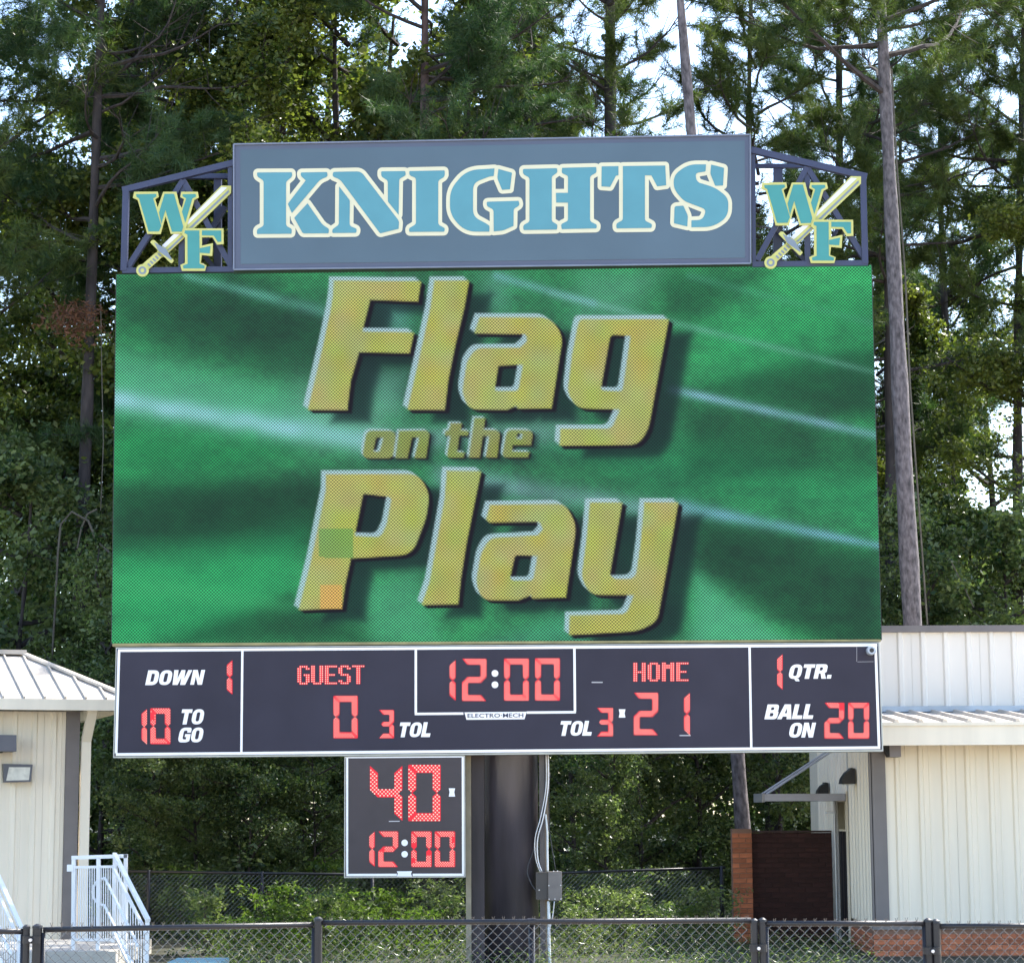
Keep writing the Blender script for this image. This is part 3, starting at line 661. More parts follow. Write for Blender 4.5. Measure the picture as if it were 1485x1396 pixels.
def digit(ch, x0, y0, x1, y1, t, parent, d, dead=()):
    sp = seg_polys(x0, y0, x1, y1, t); e = thing_part('digit', parent)
    polys = [sp[s_] for s_ in SEG[ch]]
    bx0 = x0 if ch != '1' else x1-t
    pad = 1.6
    grown = []
    for L in polys:
        cx_ = sum(p[0] for p in L)/len(L); cy_ = sum(p[1] for p in L)/len(L)
        grown.append(L)
    dg = fill_multi('digit', grown, d, ledred, parent, 1.1)
    pitch = t/1.95; dots = []; row = 0; y = y0+0.7
    while y < y1:
        x = x0+0.8+(pitch/2 if row % 2 else 0)
        while x < x1:
            if any(inside((x, y), L) for L in polys) and (x, y) and not any(a[0] < x < a[2] and a[1] < y < a[3] for a in dead): dots.append((x, y))
            x += pitch
        y += pitch*0.52; row += 1
    dots_mesh('lamps', dots, pitch*0.225/109, d+0.002, dg)
    return dg
def thing_part(n, p): return None
def fill_multi(name, polys, d, m_, parent, grow):
    mb = MB()
    for i, L in enumerate(polys):
        cx_ = sum(p[0] for p in L)/len(L); cy_ = sum(p[1] for p in L)/len(L)
        area = sum(L[k][0]*L[(k+1) % len(L)][1]-L[(k+1) % len(L)][0]*L[k][1] for k in range(len(L)))
        LL = L if area < 0 else L[::-1]
        mb.add([B(x+np.sign(x-cx_)*grow*0.5, y+np.sign(y-cy_)*grow*0.5, d+0.0004*i) for x, y in LL], [tuple(range(len(LL)))])
    return mb.build(name, m_, parent)
DG = SDp+0.001
def filt(x0, y0, x1, y1, parent, d):
    fill_loops('red_filter', [[(x0, y0), (x1, y0), (x1, y1), (x0, y1)]], d-0.0006, 0, tint, parent)
T1 = 7.2
digit('1', 320, 957, 336.5, 1006.5, 7.0, score, DG)
digit('1', 196, 1028, 212.5, 1078.5, 6.8, score, DG); digit('0', 218.5, 1027, 246.5, 1078, 7.0, score, DG, [(217, 1033, 224, 1043)])
digit('0', 484, 1009, 518.5, 1069.5, 7.8, score, DG); digit('3', 550, 1029.5, 571, 1069.5, 5.8, score, DG)
digit('1', 640, 957, 660.3, 1015.5, 7.8, score, DG); digit('2', 670.5, 955.3, 705, 1015.5, 7.6, score, DG)
digit('0', 731.5, 955, 766.5, 1015, 7.6, score, DG); digit('0', 776.5, 954.6, 811.5, 1014.8, 7.6, score, DG)
digit('3', 866, 1026.5, 888.5, 1066.8, 6.0, score, DG)
digit('2', 919.5, 1004.5, 954, 1065, 7.6, score, DG); digit('1', 985, 1004.5, 1000, 1065, 7.6, score, DG)
digit('1', 1120, 948.5, 1134.5, 999.5, 7.0, score, DG)
digit('2', 1196, 1019, 1224, 1070, 6.8, score, DG, [(1217, 1018, 1225, 1029)]); digit('0', 1230.5, 1019, 1260, 1070, 6.8, score, DG)
def colon(x, y1_, y2_, r, parent, d):
    for y in (y1_, y2_):
        fill_loops('colon_dot', [[(x+r*math.cos(t), y+r*math.sin(t)) for t in np.linspace(0, 2*math.pi, 19)[:-1]]], d+0.002, 0, whitep, parent)
colon(717.8, 976, 992.5, 4.9, score, SDp)
DOT = {
 'G': [".####.", "##..##", "##....", "##....", "##.###", "##..##", "##..##", "##..##", ".####."],
 'U': ["##..##"]*8+[".####."],
 'E': ["######", "##....", "##....", "##....", "#####.", "##....", "##....", "##....", "######"],
 'S': [".####.", "##..##", "##....", "##....", ".####.", "....##", "....##", "##..##", ".####."],
 'T': ["######"]+["..##.."]*8,
 'H': ["##..##"]*4+["######"]+["##..##"]*4,
 'O': [".####."]+["##..##"]*7+[".####."],
 'M': ["##..##", "######", "######", "##..##", "##..##", "##..##", "##..##", "##..##", "##..##"],
}
def matrix(txt, x0, y0, px_, py_, adv, name):
    for k, c in enumerate(txt):
        ds = [(x0+k*adv+i*px_, y0+j*py_-0.008*k*adv) for j, rw in enumerate(DOT[c]) for i, ch in enumerate(rw) if ch == '#']
        mb = MB()
        for x, y in ds: mb.add([B(x-1.5, y+1.5, DG), B(x+1.5, y+1.5, DG), B(x+1.5, y-1.5, DG), B(x-1.5, y-1.5, DG)], [(0, 1, 2, 3)])
        # lit cells sit side by side, lamps just in front of them
        o = mb.build('letter_'+c.lower(), ledred, score); dots_mesh('lamps', ds, 0.0085, DG, o)
matrix('GUEST', 432.5, 966.3, 3.05, 3.05, 19.85, 'guest'); matrix('HOME', 919.8, 962, 3.05, 3.05, 20.7, 'home')
greyl = mat('pale_grey_print', (0.45, 0.43, 0.45), 0.5)
for a, b_ in (((858, 989), (874, 989)), ((985.5, 1066), (1001.5, 1066))): stripe(score, a, b_, 0.015, SDp, greyl, 'missing_lamp_strip')
fill_loops('small_sticker', [[(897.3, 1028), (907, 1028), (905.7, 1034), (907, 1040), (897.3, 1040), (898.6, 1034)]], SDp+0.002, 0, whitep, score)
# access hatch + loudspeaker-like round camera at the top right corner
for a, b_ in (((1242.5, 936.5), (1242.5, 959)), ((1243.5, 959.3), (1267, 959))): stripe(score, a, b_, 0.004, SDp, greyl, 'hatch_edge')
cm = thing('security_camera', 'round grey camera at the top right corner of the scoreboard', 'camera', B(1262.5, 943.5, 0.08), YAW)
c0 = B(1262.5, 943.5, 0.07)
MB().tube([c0, c0+BN*0.10, c0+BN*0.13], [0.062, 0.062, 0.052], 18).build('housing', mat('camera_grey', (0.36, 0.40, 0.46), 0.4), cm, smooth=False)
MB().tube([c0+BN*0.131, c0+BN*0.134], [0.030, 0.028], 14).build('lens', blackm, cm)

# ------------------------------------------------------------------ play clock
pc = thing('play_clock', 'square play clock showing 40 and 12:00 below the scoreboard', 'clock', B(587, 1270, 0), YAW)
q = [(499.5, 1096.5), (674, 1095), (674.6, 1271.5), (499, 1272.5)]
MB().bbox(q, -0.10, 0.04).build('cabinet', mat('clock_case', (0.5, 0.48, 0.42), 0.5), pc)
MB().bbox([(501, 1098.5), (672.5, 1097), (673, 1269.8), (500.8, 1270.8)], 0.0401, 0.046).build('face_panel', mat('clock_face', (0.036, 0.026, 0.031), 0.5, var=0.15), pc)
for a, b_, w_ in (((503.5, 1098), (503.5, 1267.5), .026), ((671, 1097), (671.5, 1267), .026), ((502.3, 1268.2), (575.5, 1268), .032), ((598.5, 1268), (672.7, 1267.8), .032), ((505, 1098.2), (669.5, 1097), .012)):
    stripe(pc, a, b_, w_, 0.048, nm='white_line')
fill_loops('maker_plate', [[(575.5, 1262.8), (597.5, 1262.6), (596, 1266), (597.5, 1270.2), (575.5, 1270.2), (577, 1266)]], 0.052, 0, whitep, pc)
DP = 0.048
digit('4', 537, 1110, 583, 1189.5, 10.6, pc, DP); digit('0', 592.5, 1109, 638.5, 1189.5, 10.6, pc, DP)
digit('1', 525, 1205.5, 543, 1256, 6.8, pc, DP); digit('2', 549, 1205.5, 577, 1256, 6.8, pc, DP, [(548, 1226, 558, 1234)])
digit('0', 597, 1205.5, 625.5, 1256, 6.8, pc, DP, [(596, 1222, 605, 1230.5), (617, 1231, 624, 1240), (596, 1243, 603, 1251)]); digit('0', 631, 1205.5, 659.5, 1256, 6.8, pc, DP, [(655, 1213, 661, 1221)])
colon(586.8, 1221.5, 1238, 4.7, pc, 0.047)
fill_loops('small_sticker', [[(650.8, 1142.5), (660, 1142.5), (658.8, 1148), (660, 1154.5), (650.8, 1154.5), (652, 1148)]], 0.049, 0, whitep, pc)
stripe(pc, (564, 1190.4), (579.5, 1190.2), 0.012, 0.0485, greyl, 'missing_lamp_strip')

# ------------------------------------------------------------------ column behind, conduits, junction box
def ground_of(px, py, d): p = B(px, py, d); return Vector((p.x, p.y, 0))
colm = thing('support_column', 'thick dark round steel column carrying the scoreboard', 'column', ground_of(738, 1300, -0.75))
c0 = ground_of(738, 1300, -0.78)
mb = MB(); mb.tube([c0+Vector((0, 0, -0.1)), c0+Vector((0, 0, 3.0)), c0+Vector((0, 0, 9.0))], 0.40, 40, caps=True); mb.build('pipe', polep, colm, smooth=True)
MB().tube([c0+Vector((0, 0, 0)), c0+Vector((0, 0, 0.04))], 0.6, 24).build('base_plate', polep, colm)
for i, zz in enumerate((2.9, 5.2, 7.6)):
    p = c0+Vector((0, 0, zz)); MB().bar(p-BX*4.7, p+BX*4.7, 0.2, 0.2).build('cross_beam', navy, colm)
tb = thing('steel_post', 'tan edged steel post left of the thick column', 'post', ground_of(690, 1300, -0.3), YAW)
a = ground_of(679, 1300, -0.2); b_ = ground_of(699, 1300, -0.35)
mb = MB(); mb.hexa([a+BX*-.03, a+BX*.04, a+BX*.04-BN*.22, a-BX*.03-BN*.22]+[p+Vector((0, 0, 2.9)) for p in (a+BX*-.03, a+BX*.04, a+BX*.04-BN*.22, a-BX*.03-BN*.22)]); mb.build('front_flange', tanp, tb)
a2 = a+BX*0.042-BN*0.05
mb = MB(); w_ = 0.17
mb.hexa([a2, a2+BX*w_, a2+BX*w_-BN*.15, a2-BN*.15]+[p+Vector((0, 0, 2.9)) for p in (a2, a2+BX*w_, a2+BX*w_-BN*.15, a2-BN*.15)]); mb.build('web', mat('purple_brown_steel', (0.034, 0.024, 0.025), 0.65, var=0.4, scale=2, stretch=(4, 4, 0.4)), tb)
tc2 = thing('steel_post', 'narrow dark steel post right of the thick column behind the cables', 'post', ground_of(786, 1300, -0.5), YAW)
a = ground_of(783, 1300, -0.5)
for nm, x0_, x1_, mt in (('web', 0, 0.07, polep), ('front_flange', 0.072, 0.115, mat('brown_tan_steel', (0.16, 0.12, 0.08), 0.6, var=0.3))):
    p = [a+BX*x0_, a+BX*x1_, a+BX*x1_-BN*.12, a+BX*x0_-BN*.12]; MB().hexa(p+[v+Vector((0, 0, 2.95)) for v in p]).build(nm, mt, tc2)
jb = thing('junction_box', 'grey brown electrical box with bolts beside the thick column', 'electrical box', B(804, 1305, -0.25), YAW)
MB().bbox([(795, 1263.5), (814.5, 1263.2), (814.7, 1305), (795.2, 1305)], -0.42, -0.25).build('door', boxgrey, jb)
MB().bbox([(777, 1264.5), (794.6, 1264.2), (794.8, 1303.8), (777.2, 1303.8)], -0.42, -0.29).build('housing', mat('dark_box', (0.055, 0.045, 0.04), 0.5), jb)
for x, y in ((796, 1283.5), (813.3, 1283), (796.3, 1303), (804.8, 1303), (813.5, 1302.8), (803, 1262.6), (808.5, 1262.4), (782, 1290)):
    p = B(x, y, -0.25); MB().tube([p, p+BN*0.012], 0.009, 6).build('bolt', galv, jb)
def cablething(label, pts, r, m_, d=-0.3, cat='cable', name='cable', group=None):
    pp = [B(x, y, d) for x, y in pts]
    # Catmull-Rom
    out = []
    for i in range(len(pp)-1):
        p0, p1, p2, p3 = pp[max(i-1, 0)], pp[i], pp[i+1], pp[min(i+2, len(pp)-1)]
        for k in range(5):
            t = k/5; out.append(0.5*((2*p1)+(p2-p0)*t+(2*p0-5*p1+4*p2-p3)*t*t+(3*p1-p0-3*p2+p3)*t**3))
    out.append(pp[-1]); base_ = pp[-1]
    o = MB().tube(out, r, 6).build(name, m_, origin=base_, smooth=True); return tag(o, label, cat, group)
cablething('grey cable bowing left down to the top of the junction box', [(792, 1090), (792, 1140), (784, 1185), (776, 1215), (777, 1245), (784, 1265)], 0.008, galv, -0.26)
cablething('pale cable in the middle of the bunch above the junction box', [(795, 1090), (795, 1140), (788, 1185), (780, 1215), (780, 1245), (786, 1264)], 0.010, galv, -0.24)
cablething('dark looping strand in place of the cable shadow on the thick column', [(790, 1090), (789, 1170), (776, 1225), (765, 1260), (770, 1280), (778, 1292)], 0.009, cable, -0.3)  # solid dark strand drawn along the shadow line of the cables
cablething('thin dark cable running down right of the white conduit', [(797, 1120), (796, 1190), (800, 1225), (806, 1262)], 0.006, cable, -0.26)
cablething('bright white conduit rising from the junction box', [(791, 1180), (793.5, 1205), (793.8, 1235), (794.3, 1263)], 0.014, mat('white_conduit', (0.7, 0.72, 0.72), 0.4), -0.33, 'conduit', 'conduit')
cablething('white sleeved conduit below the junction box down to the ground', [(795.5, 1306), (796, 1340), (796, 1360), (797.5, 1400)], 0.020, mat('white_conduit', (0.7, 0.72, 0.72), 0.4), -0.33, 'conduit', 'conduit')
cablething('thin curved cable leaving the bottom of the junction box', [(804, 1306), (802, 1325), (797, 1350), (796, 1370)], 0.008, galv, -0.26)

# ------------------------------------------------------------------ brick helper
def brick_wall(parent, p0, ux_, n_out, length, z0, z1, depth, bm, mm, bw=0.20, bh=0.066, j=0.010, me_cache={}):
    """running bond of single bricks standing proud of a mortar core; p0 lower left corner of the face"""
    ux_ = Vector(ux_).normalized(); n_out = Vector(n_out).normalized()
    core = MB(); a = p0+Vector((0, 0, z0))-n_out*0.008; b2 = a+ux_*length
    core.hexa([a, b2, b2-n_out*(depth-0.008), a-n_out*(depth-0.008)]+[v+Vector((0, 0, z1-z0-0.005)) for v in (a, b2, b2-n_out*(depth-0.008), a-n_out*(depth-0.008))])
    core.build('mortar_bed', mm, parent)
    inv = root_matrix(parent).inverted(); rows = int((z1-z0)/(bh+j)); rot = math.atan2(ux_.y, ux_.x)
    for r_ in range(rows):
        x = -((r_ % 2)*(bw+j)/2)
        while x < length-0.01:
            xa = max(x, 0); xb = min(x+bw, length); w = xb-xa
            if w > 0.03:
                key = (round(w, 2), bm.name, round(rot-root_rz(parent), 3))
                if key not in me_cache:
                    t_ = MB(); e_ = 0.006; ww = round(w, 2) if w < bw-1e-4 else w
                    c_, s_ = math.cos(key[2]), math.sin(key[2]); U = Vector((c_, s_, 0)); Nn = Vector((s_, -c_, 0))
                    lo = [(-ww/2, 0, -bh/2), (ww/2, 0, -bh/2), (ww/2, 0, bh/2), (-ww/2, 0, bh/2)]
                    vs = [U*a_[0]+Vector((0, 0, a_[2]))-Nn*0.05 for a_ in lo]+[U*a_[0]+Vector((0, 0, a_[2]))-Nn*e_ for a_ in lo]+[U*(a_[0]-math.copysign(e_, a_[0]))+Vector((0, 0, a_[2]-math.copysign(e_, a_[2]))) for a_ in lo]
                    t_.add(vs, [(0, 1, 5, 4), (1, 2, 6, 5), (2, 3, 7, 6), (3, 0, 4, 7), (4, 5, 9, 8), (5, 6, 10, 9), (6, 7, 11, 10), (7, 4, 8, 11), (8, 9, 10, 11)])
                    me_ = bpy.data.meshes.new('brick'); me_.from_pydata([tuple(v) for v in t_.v], [], t_.f); me_.materials.append(bm); me_cache[key] = me_
                o = link('brick', me_cache[key], parent)
                wp = p0+ux_*((xa+xb)/2)+Vector((0, 0, z0+j+bh/2+r_*(bh+j)))+n_out*random.uniform(-0.001, 0.002)
                o.location = inv @ wp
            x += bw+j
def root_rz(o):
    while o.parent: o = o.parent
    return o.rotation_euler.z

def ribbed(parent, name, p0, ux_, n_out, x0, x1, z0, z1, m_, pitch=0.30, rib=0.045, h=0.03, panel_n=3, zfun=None, minor=True):
    """metal cladding panels, each a part: flat pan with trapezoid ribs"""
    ux_ = Vector(ux_); n_out = Vector(n_out); x = x0; pw = pitch*panel_n
    while x < x1-0.02:
        xe = min(x+pw, x1); prof = []; xx = x
        prof.append((x, 0.0))
        k = 0
        while True:
            c_ = x+pitch*(k+0.5)
            if c_+rib > xe: break
            prof += [(c_-rib, 0), (c_-rib*0.5, h), (c_+rib*0.5, h), (c_+rib, 0)]
            if minor and c_+pitch*0.5 < xe-0.02:
                q_ = c_+pitch*0.37
                prof += [(q_-0.012, 0), (q_-0.006, 0.006), (q_+0.006, 0.006), (q_+0.012, 0)]
            k += 1
        prof.append((xe-0.004, 0.0)); prof.append((xe-0.001, -0.006))
        mb = MB(); n = len(prof)
        for z in (z0, z1):
            for a_, b2 in prof:
                zz = z if zfun is None or z == z0 else zfun(a_)
                mb.v.append(p0+ux_*a_+n_out*b2+Vector((0, 0, zz)))
        mb.f = [(i, i+1, n+i+1, n+i) for i in range(n-1)]; mb.m = [0]*(n-1)
        mb.build(name, m_, parent); x = xe

# ------------------------------------------------------------------ right building
YR = 32.0
pc_ = P(1262, 1095, YR); XC = pc_.x
rb = thing('concession_building', 'cream metal clad building with taupe corner trim right of the scoreboard', 'building', (XC, YR, 0))
zb0 = P(1350, 1343, YR).z                          # top of the brick base
core = MB(); XE = 12.5
zroof = P(1350, 1047, YR-0.6).z; zpar = P(1380, 907, 34.2).z; zrt = P(1380, 1029, 34.2).z
core.box(XC+0.04, XE, YR+0.04, 38.9, 0, zroof-0.05); core.box(XC+0.04, XE, 34.24, 38.9, zroof-0.05, zpar-0.05)
core.build('wall_core', creamw, rb)
ribbed(rb, 'wall_panel', Vector((XC+0.20, YR, 0)), (1, 0, 0), (0, -1, 0), 0.005, 4.6, zb0+0.03, zroof-0.02, creamw, 0.33)
YE = YR+ (5.08*0+5.6)
ribbed(rb, 'side_panel', Vector((XC, YR+0.02, 0)), (0, 1, 0), (-1, 0, 0), 0.01, 2.2, zb0+0.03, zroof-0.02, creamw, 0.30)
ribbed(rb, 'side_panel', Vector((XC, 34.26, 0)), (0, 1, 0), (-1, 0, 0), 0.0, 3.25, zb0-0.5, zpar-0.05, creamw, 0.30)
ribbed(rb, 'parapet_panel', Vector((XC-0.02, 34.2, 0)), (1, 0, 0), (0, -1, 0), 0.0, 6.0, zrt-0.02, zpar-0.09, whitew, 0.345, rib=0.05, h=0.035, minor=False)
MB().box(XC-0.03, XE, 34.12, 34.36, zpar-0.10, zpar).build('parapet_cap', trimb, rb)
MB().box(XC-0.006, XC+0.2, YR-0.045, YR+0.0, zb0-0.02, zroof-0.03).build('corner_trim', trimb, rb)
MB().box(XC-0.03, XC+0.006, YR-0.045, YR+0.02, zb0-0.02, zroof-0.03).build('corner_trim', trimb, rb)
# lean-to roof: panels with standing ribs
x = XC-0.35; YF = YR-0.6
MB().hexa([(XC-0.35, YF, zroof-0.10), (XC+6, YF, zroof-0.10), (XC+6, 34.18, zrt-0.16), (XC-0.35, 34.18, zrt-0.16), (XC-0.35, YF, zroof-0.012), (XC+6, YF, zroof-0.012), (XC+6, 34.18, zrt-0.05), (XC-0.35, 34.18, zrt-0.05)]).build('roof_deck', creamw, rb)
k = 0
while x < XC+5:
    pw = 0.335; mb = MB(); n0 = zroof+0.002; n1 = zrt-0.035
    prof = [(0, 0), (pw-0.075, 0), (pw-0.055, 0.045), (pw-0.02, 0.045), (pw-0.001, 0)]
    for yy, zz in ((YF-0.03, n0), (34.17, n1)):
        for a_, b2 in prof: mb.v.append(Vector((x+a_, yy, zz+b2)))
    n = len(prof); mb.f = [(i, i+1, n+i+1, n+i) for i in range(n-1)]+[tuple(range(n))]; mb.m = [0]*n
    mb.build('roof_panel', roofm, rb); x += pw
MB().box(XC-0.38, XC+6, 34.10, 34.17, zrt-0.03, zrt+0.055).build('roof_flashing', mat('bluish_flashing', (0.5, 0.54, 0.58), 0.45), rb)
zf0 = P(1380, 1080, YF-0.1).z
MB().box(XC-0.36, XC+6, YF-0.12, YF-0.035, zf0, zroof-0.002).build('gutter', creamw, rb)
MB().box(XC-0.36, XC+6, YF-0.145, YF-0.121, zroof-0.05, zroof-0.004).build('gutter_lip', creamw, rb)
MB().box(XC-0.33, XC+6, YF-0.03, YR-0.05, zf0+0.03, zf0+0.05).build('soffit', creamw, rb)
# brick wainscot and sill on the front
brick_wall(rb, Vector((XC-0.03, YR-0.05, 0)), (1, 0, 0), (0, -1, 0), 3.4, 0.0, zb0-0.03, 0.1, brick_o, mortar)
MB().box(XC-0.045, XC+3.4, YR-0.075, YR+0.0, zb0-0.035, zb0+0.01).build('base_sill', trimb, rb)
brick_wall(rb, Vector((XC-0.02, YR+2.2, 0)), (0, -1, 0), (-1, 0, 0), 2.1, 0.0, zb0-0.03, 0.1, brick_o, mortar)
# door in the side wall with its frame
MB().box(XC-0.03, XC+0.02, 34.32, 35.12, 0, P(1220, 1205, 34.5).z).build('door', doorm, rb)
MB().box(XC-0.05, XC-0.005, 35.125, 35.22, 0, 2.15).build('door_frame', mat('pale_frame', (0.45, 0.42, 0.40), 0.5), rb)
MB().box(XC-0.035, XC+0.0, 34.4, 35.12, P(1220, 1203, 34.5).z+0.01, 2.14).build('door_transom', tanp, rb)
MB().box(XC-0.035, XC-0.003, 34.24, 34.31, 0, 2.3).build('door_jamb', creamw, rb)
# door canopy and tie rod
can = thing('door_canopy', 'flat grey canopy with a tie rod above the black side door', 'canopy', (XC, 34.7, 2.2))
zt = P(1150, 1150.5, 34.2).z; zc = P(1150, 1161, 34.2).z; XL = P(1109, 1155, 34.2).x
MB().box(XL, XC-0.045, 34.2, 35.35, zc, zt).build('slab', mat('canopy_grey', (0.34, 0.33, 0.36), 0.5), can)
MB().box(XL-0.045, XL-0.001, 34.18, 35.37, zc-0.015, zt+0.01).build('edge_trim', mat('canopy_edge', (0.25, 0.24, 0.24), 0.5), can)
MB().tube([(XL+0.06, 34.5, zt), (XC-0.01, 34.5, P(1226, 1078, 34.5).z)], 0.017, 8).build('tie_rod', galv, can)
MB().tube([(XL+0.06, 35.2, zt), (XC-0.01, 35.2, P(1226, 1078, 34.5).z)], 0.017, 8).build('tie_rod', galv, can)
def wedge_lamp(label, Yc, ztop, zbot, proj):
    t = thing('wall_light', label, 'wall light', (XC-0.04, Yc, zbot), 0, 'dark wedge wall lights on the side wall')
    prof = [(0, zbot), (-proj, zbot), (-proj*0.92, zbot+(ztop-zbot)*0.35), (-proj*0.62, zbot+(ztop-zbot)*0.72), (-proj*0.3, ztop-0.02), (-0.05, ztop), (0, ztop-0.01)]
    mb = MB(); n = len(prof)
    for yy in (Yc-0.16, Yc+0.16):
        for a_, z in prof: mb.v.append(Vector((XC-0.04+a_, yy, z)))
    mb.f = [tuple(range(n)), tuple(range(n, 2*n))[::-1]]+[(i, (i+1) % n+0, n+(i+1) % n, n+i) for i in range(n)]; mb.m = [0]*len(mb.f)
    mb.build('shade', blackm, t); MB().box(XC-0.04-proj*0.8, XC-0.08, Yc-0.12, Yc+0.12, zbot-0.012, zbot-0.002).build('lens', mat('lamp_glass', (0.5, 0.5, 0.45), 0.3), t)
wedge_lamp('dark wedge wall light near the corner of the cream building', 33.35, P(1238, 1113, 33.3).z, P(1238, 1136, 33.3).z, 0.2)
wedge_lamp('dark wedge wall light behind the door canopy', 36.2, P(1197, 1134, 36.2).z, P(1197, 1152, 36.2).z, 0.17)
el = thing('wall_light', 'grey box light under the eave of the right building', 'wall light', P(1298, 1097, YR-0.3))
a0, a1 = P(1290, 1078, YR-0.35), P(1307, 1097, YR-0.35)
MB().box(a0.x, a1.x, YR-0.34, YR-0.04, a1.z, a0.z+0.06).build('housing', mat('lamp_grey', (0.20, 0.18, 0.19), 0.5), el)
MB().add([(a0.x-0.004, YR-0.34, a0.z+0.05), (a0.x-0.004, YR-0.34, a1.z), (a0.x-0.10, YR-0.06, a0.z+0.05), (a0.x-0.004, YR-0.06, a1.z), (a0.x-0.004, YR-0.06, a0.z+0.05)], [(0, 1, 2), (1, 3, 2), (0, 2, 4), (2, 3, 4)]).build('bracket', blackm, el)
vl = thing('conduit', 'thin pale pipe with a valve beside the black side door', 'pipe', (XC-0.08, 34.15, 0))
MB().tube([(XC-0.06, 35.28, 0), (XC-0.06, 35.28, 2.2)], 0.02, 8).build('pipe', galv, vl)
MB().bar((XC-0.2, 35.25, 1.98), (XC-0.03, 35.25, 1.98), 0.03, 0.03).build('valve', galv, vl)

# brick screen wall and its pier
bwY = 35.4
bw_ = thing('brick_screen_wall', 'brick wall coloured dark for the shade of its recess between the orange pier and the side door', 'wall', (XC-0.8, bwY, 0))
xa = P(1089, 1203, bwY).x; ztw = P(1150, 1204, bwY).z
brick_wall(bw_, Vector((xa, bwY, 0)), (1, 0, 0), (0, -1, 0), XC-xa-0.1, 0.0, ztw-0.03, 0.2, brick_shade, mortar_shade)
MB().box(xa, XC-0.1, bwY-0.02, bwY+0.22, ztw-0.028, ztw).build('coping', mat('shade_toned_coping', (0.06, 0.03, 0.025), 0.8), bw_)  # coping toned down with the shaded wall under it
pr = thing('brick_pier', 'orange red brick pier at the left end of the shade-toned brick wall', 'pier', (P(1076, 1300, 35.1).x, 35.1, 0))
xa = P(1062, 1203, 35.1).x; xb = P(1090, 1203, 35.1).x; zp = P(1076, 1201, 35.1).z
brick_wall(pr, Vector((xa, 35.1, 0)), (1, 0, 0), (0, -1, 0), xb-xa, 0, zp, 0.3, brick_o, mortar)

# ------------------------------------------------------------------ left building (turned 25 degrees)
LA = R(20); YL = 34.0
pl = P(112, 1200, YL)
lb = thing('storage_building', 'cream metal clad building with a pale ribbed hip roof at the left edge', 'building', (pl.x, YL, 0), LA)
LU = Vector((math.cos(LA), math.sin(LA), 0)); LN = Vector((math.sin(LA), -math.cos(LA), 0)); LO = Vector((pl.x, YL, 0))
def lw(u, d, z): return LO+LU*u+LN*d+Vector((0, 0, z))
ze = P(60, 1030, YL-0.5).z; zlb = P(95, 1370, YL).z
mb = MB(); mb.hexa([lw(-6, -0.04, 0), lw(-0.04, -0.04, 0), lw(-0.04, -4.5, 0), lw(-6, -4.5, 0), lw(-6, -0.04, ze), lw(-0.04, -0.04, ze), lw(-0.04, -4.5, ze), lw(-6, -4.5, ze)]); mb.build('wall_core', creamw, lb)
ribbed(lb, 'wall_panel', LO+LN*0.0, LU, LN, -4.0, -0.2, zlb, ze, creamw, 0.29, rib=0.05, h=0.03)
p = [lw(-0.2, 0.0, zlb), lw(0.0, 0.0, zlb), lw(0.0, -0.06, zlb), lw(-0.2, -0.06, zlb)]
MB().hexa([lw(-0.2, 0.045, zlb), lw(0.0, 0.045, zlb), lw(0.0, 0.0, zlb), lw(-0.2, 0.0, zlb), lw(-0.2, 0.045, ze), lw(0.0, 0.045, ze), lw(0.0, 0.0, ze), lw(-0.2, 0.0, ze)]).build('corner_trim', trimb, lb)
# downspout
MB().hexa([lw(0.03, 0.06, 0), lw(0.17, 0.06, 0), lw(0.17, -0.06, 0), lw(0.03, -0.06, 0), lw(0.03, 0.06, ze-0.45), lw(0.17, 0.06, ze-0.45), lw(0.17, -0.06, ze-0.45), lw(0.03, -0.06, ze-0.45)]).build('downspout', creamw, lb)
MB().hexa([lw(0.03, 0.06, ze-0.449), lw(0.17, 0.06, ze-0.449), lw(0.17, -0.06, ze-0.449), lw(0.03, -0.06, ze-0.449), lw(0.06, 0.42, ze+0.02), lw(0.2, 0.42, ze+0.02), lw(0.2, 0.28, ze+0.02), lw(0.06, 0.28, ze+0.02)]).build('downspout_elbow', creamw, lb)
zt_ = P(60, 1014, YL-0.5).z; zr_ = P(25, 953, 36.2).z; OV = 0.55
def strip_box(u0, u1, d0, d1, z0, z1, nm, m_): MB().hexa([lw(u0, d1, z0), lw(u1, d1, z0), lw(u1, d0, z0), lw(u0, d0, z0), lw(u0, d1, z1), lw(u1, d1, z1), lw(u1, d0, z1), lw(u0, d0, z1)]).build(nm, m_, lb)
strip_box(-6, 0.68, OV-0.09, OV, ze, zt_, 'fascia', creamw); strip_box(-6, 0.68, OV-0.3, OV-0.095, ze+0.01, ze+0.03, 'soffit', creamw)
strip_box(0.60, 0.68, -5.0, OV-0.095, ze, zt_, 'side_fascia', creamw)
strip_box(-6, 0.59, 0.05, OV-0.31, ze+0.012, ze+0.03, 'soffit_board', trimb)
er = (-0.6, -2.0)                                   # hip end of the ridge (u, d)
mb = MB(); mb.add([lw(-6, OV, zt_), lw(0.68, OV, zt_), lw(er[0], er[1], zr_), lw(-6, er[1], zr_)], [(0, 1, 2, 3)]); mb.add([lw(0.68, OV, zt_), lw(0.68, -4.6, zt_), lw(er[0], er[1], zr_)], [(0, 1, 2)]); mb.add([lw(-6, er[1], zr_), lw(er[0], er[1], zr_), lw(0.68, -4.6, zt_), lw(-6, -4.6, zt_)], [(0, 1, 2, 3)])
mb.build('roof_sheet', roofm, lb)
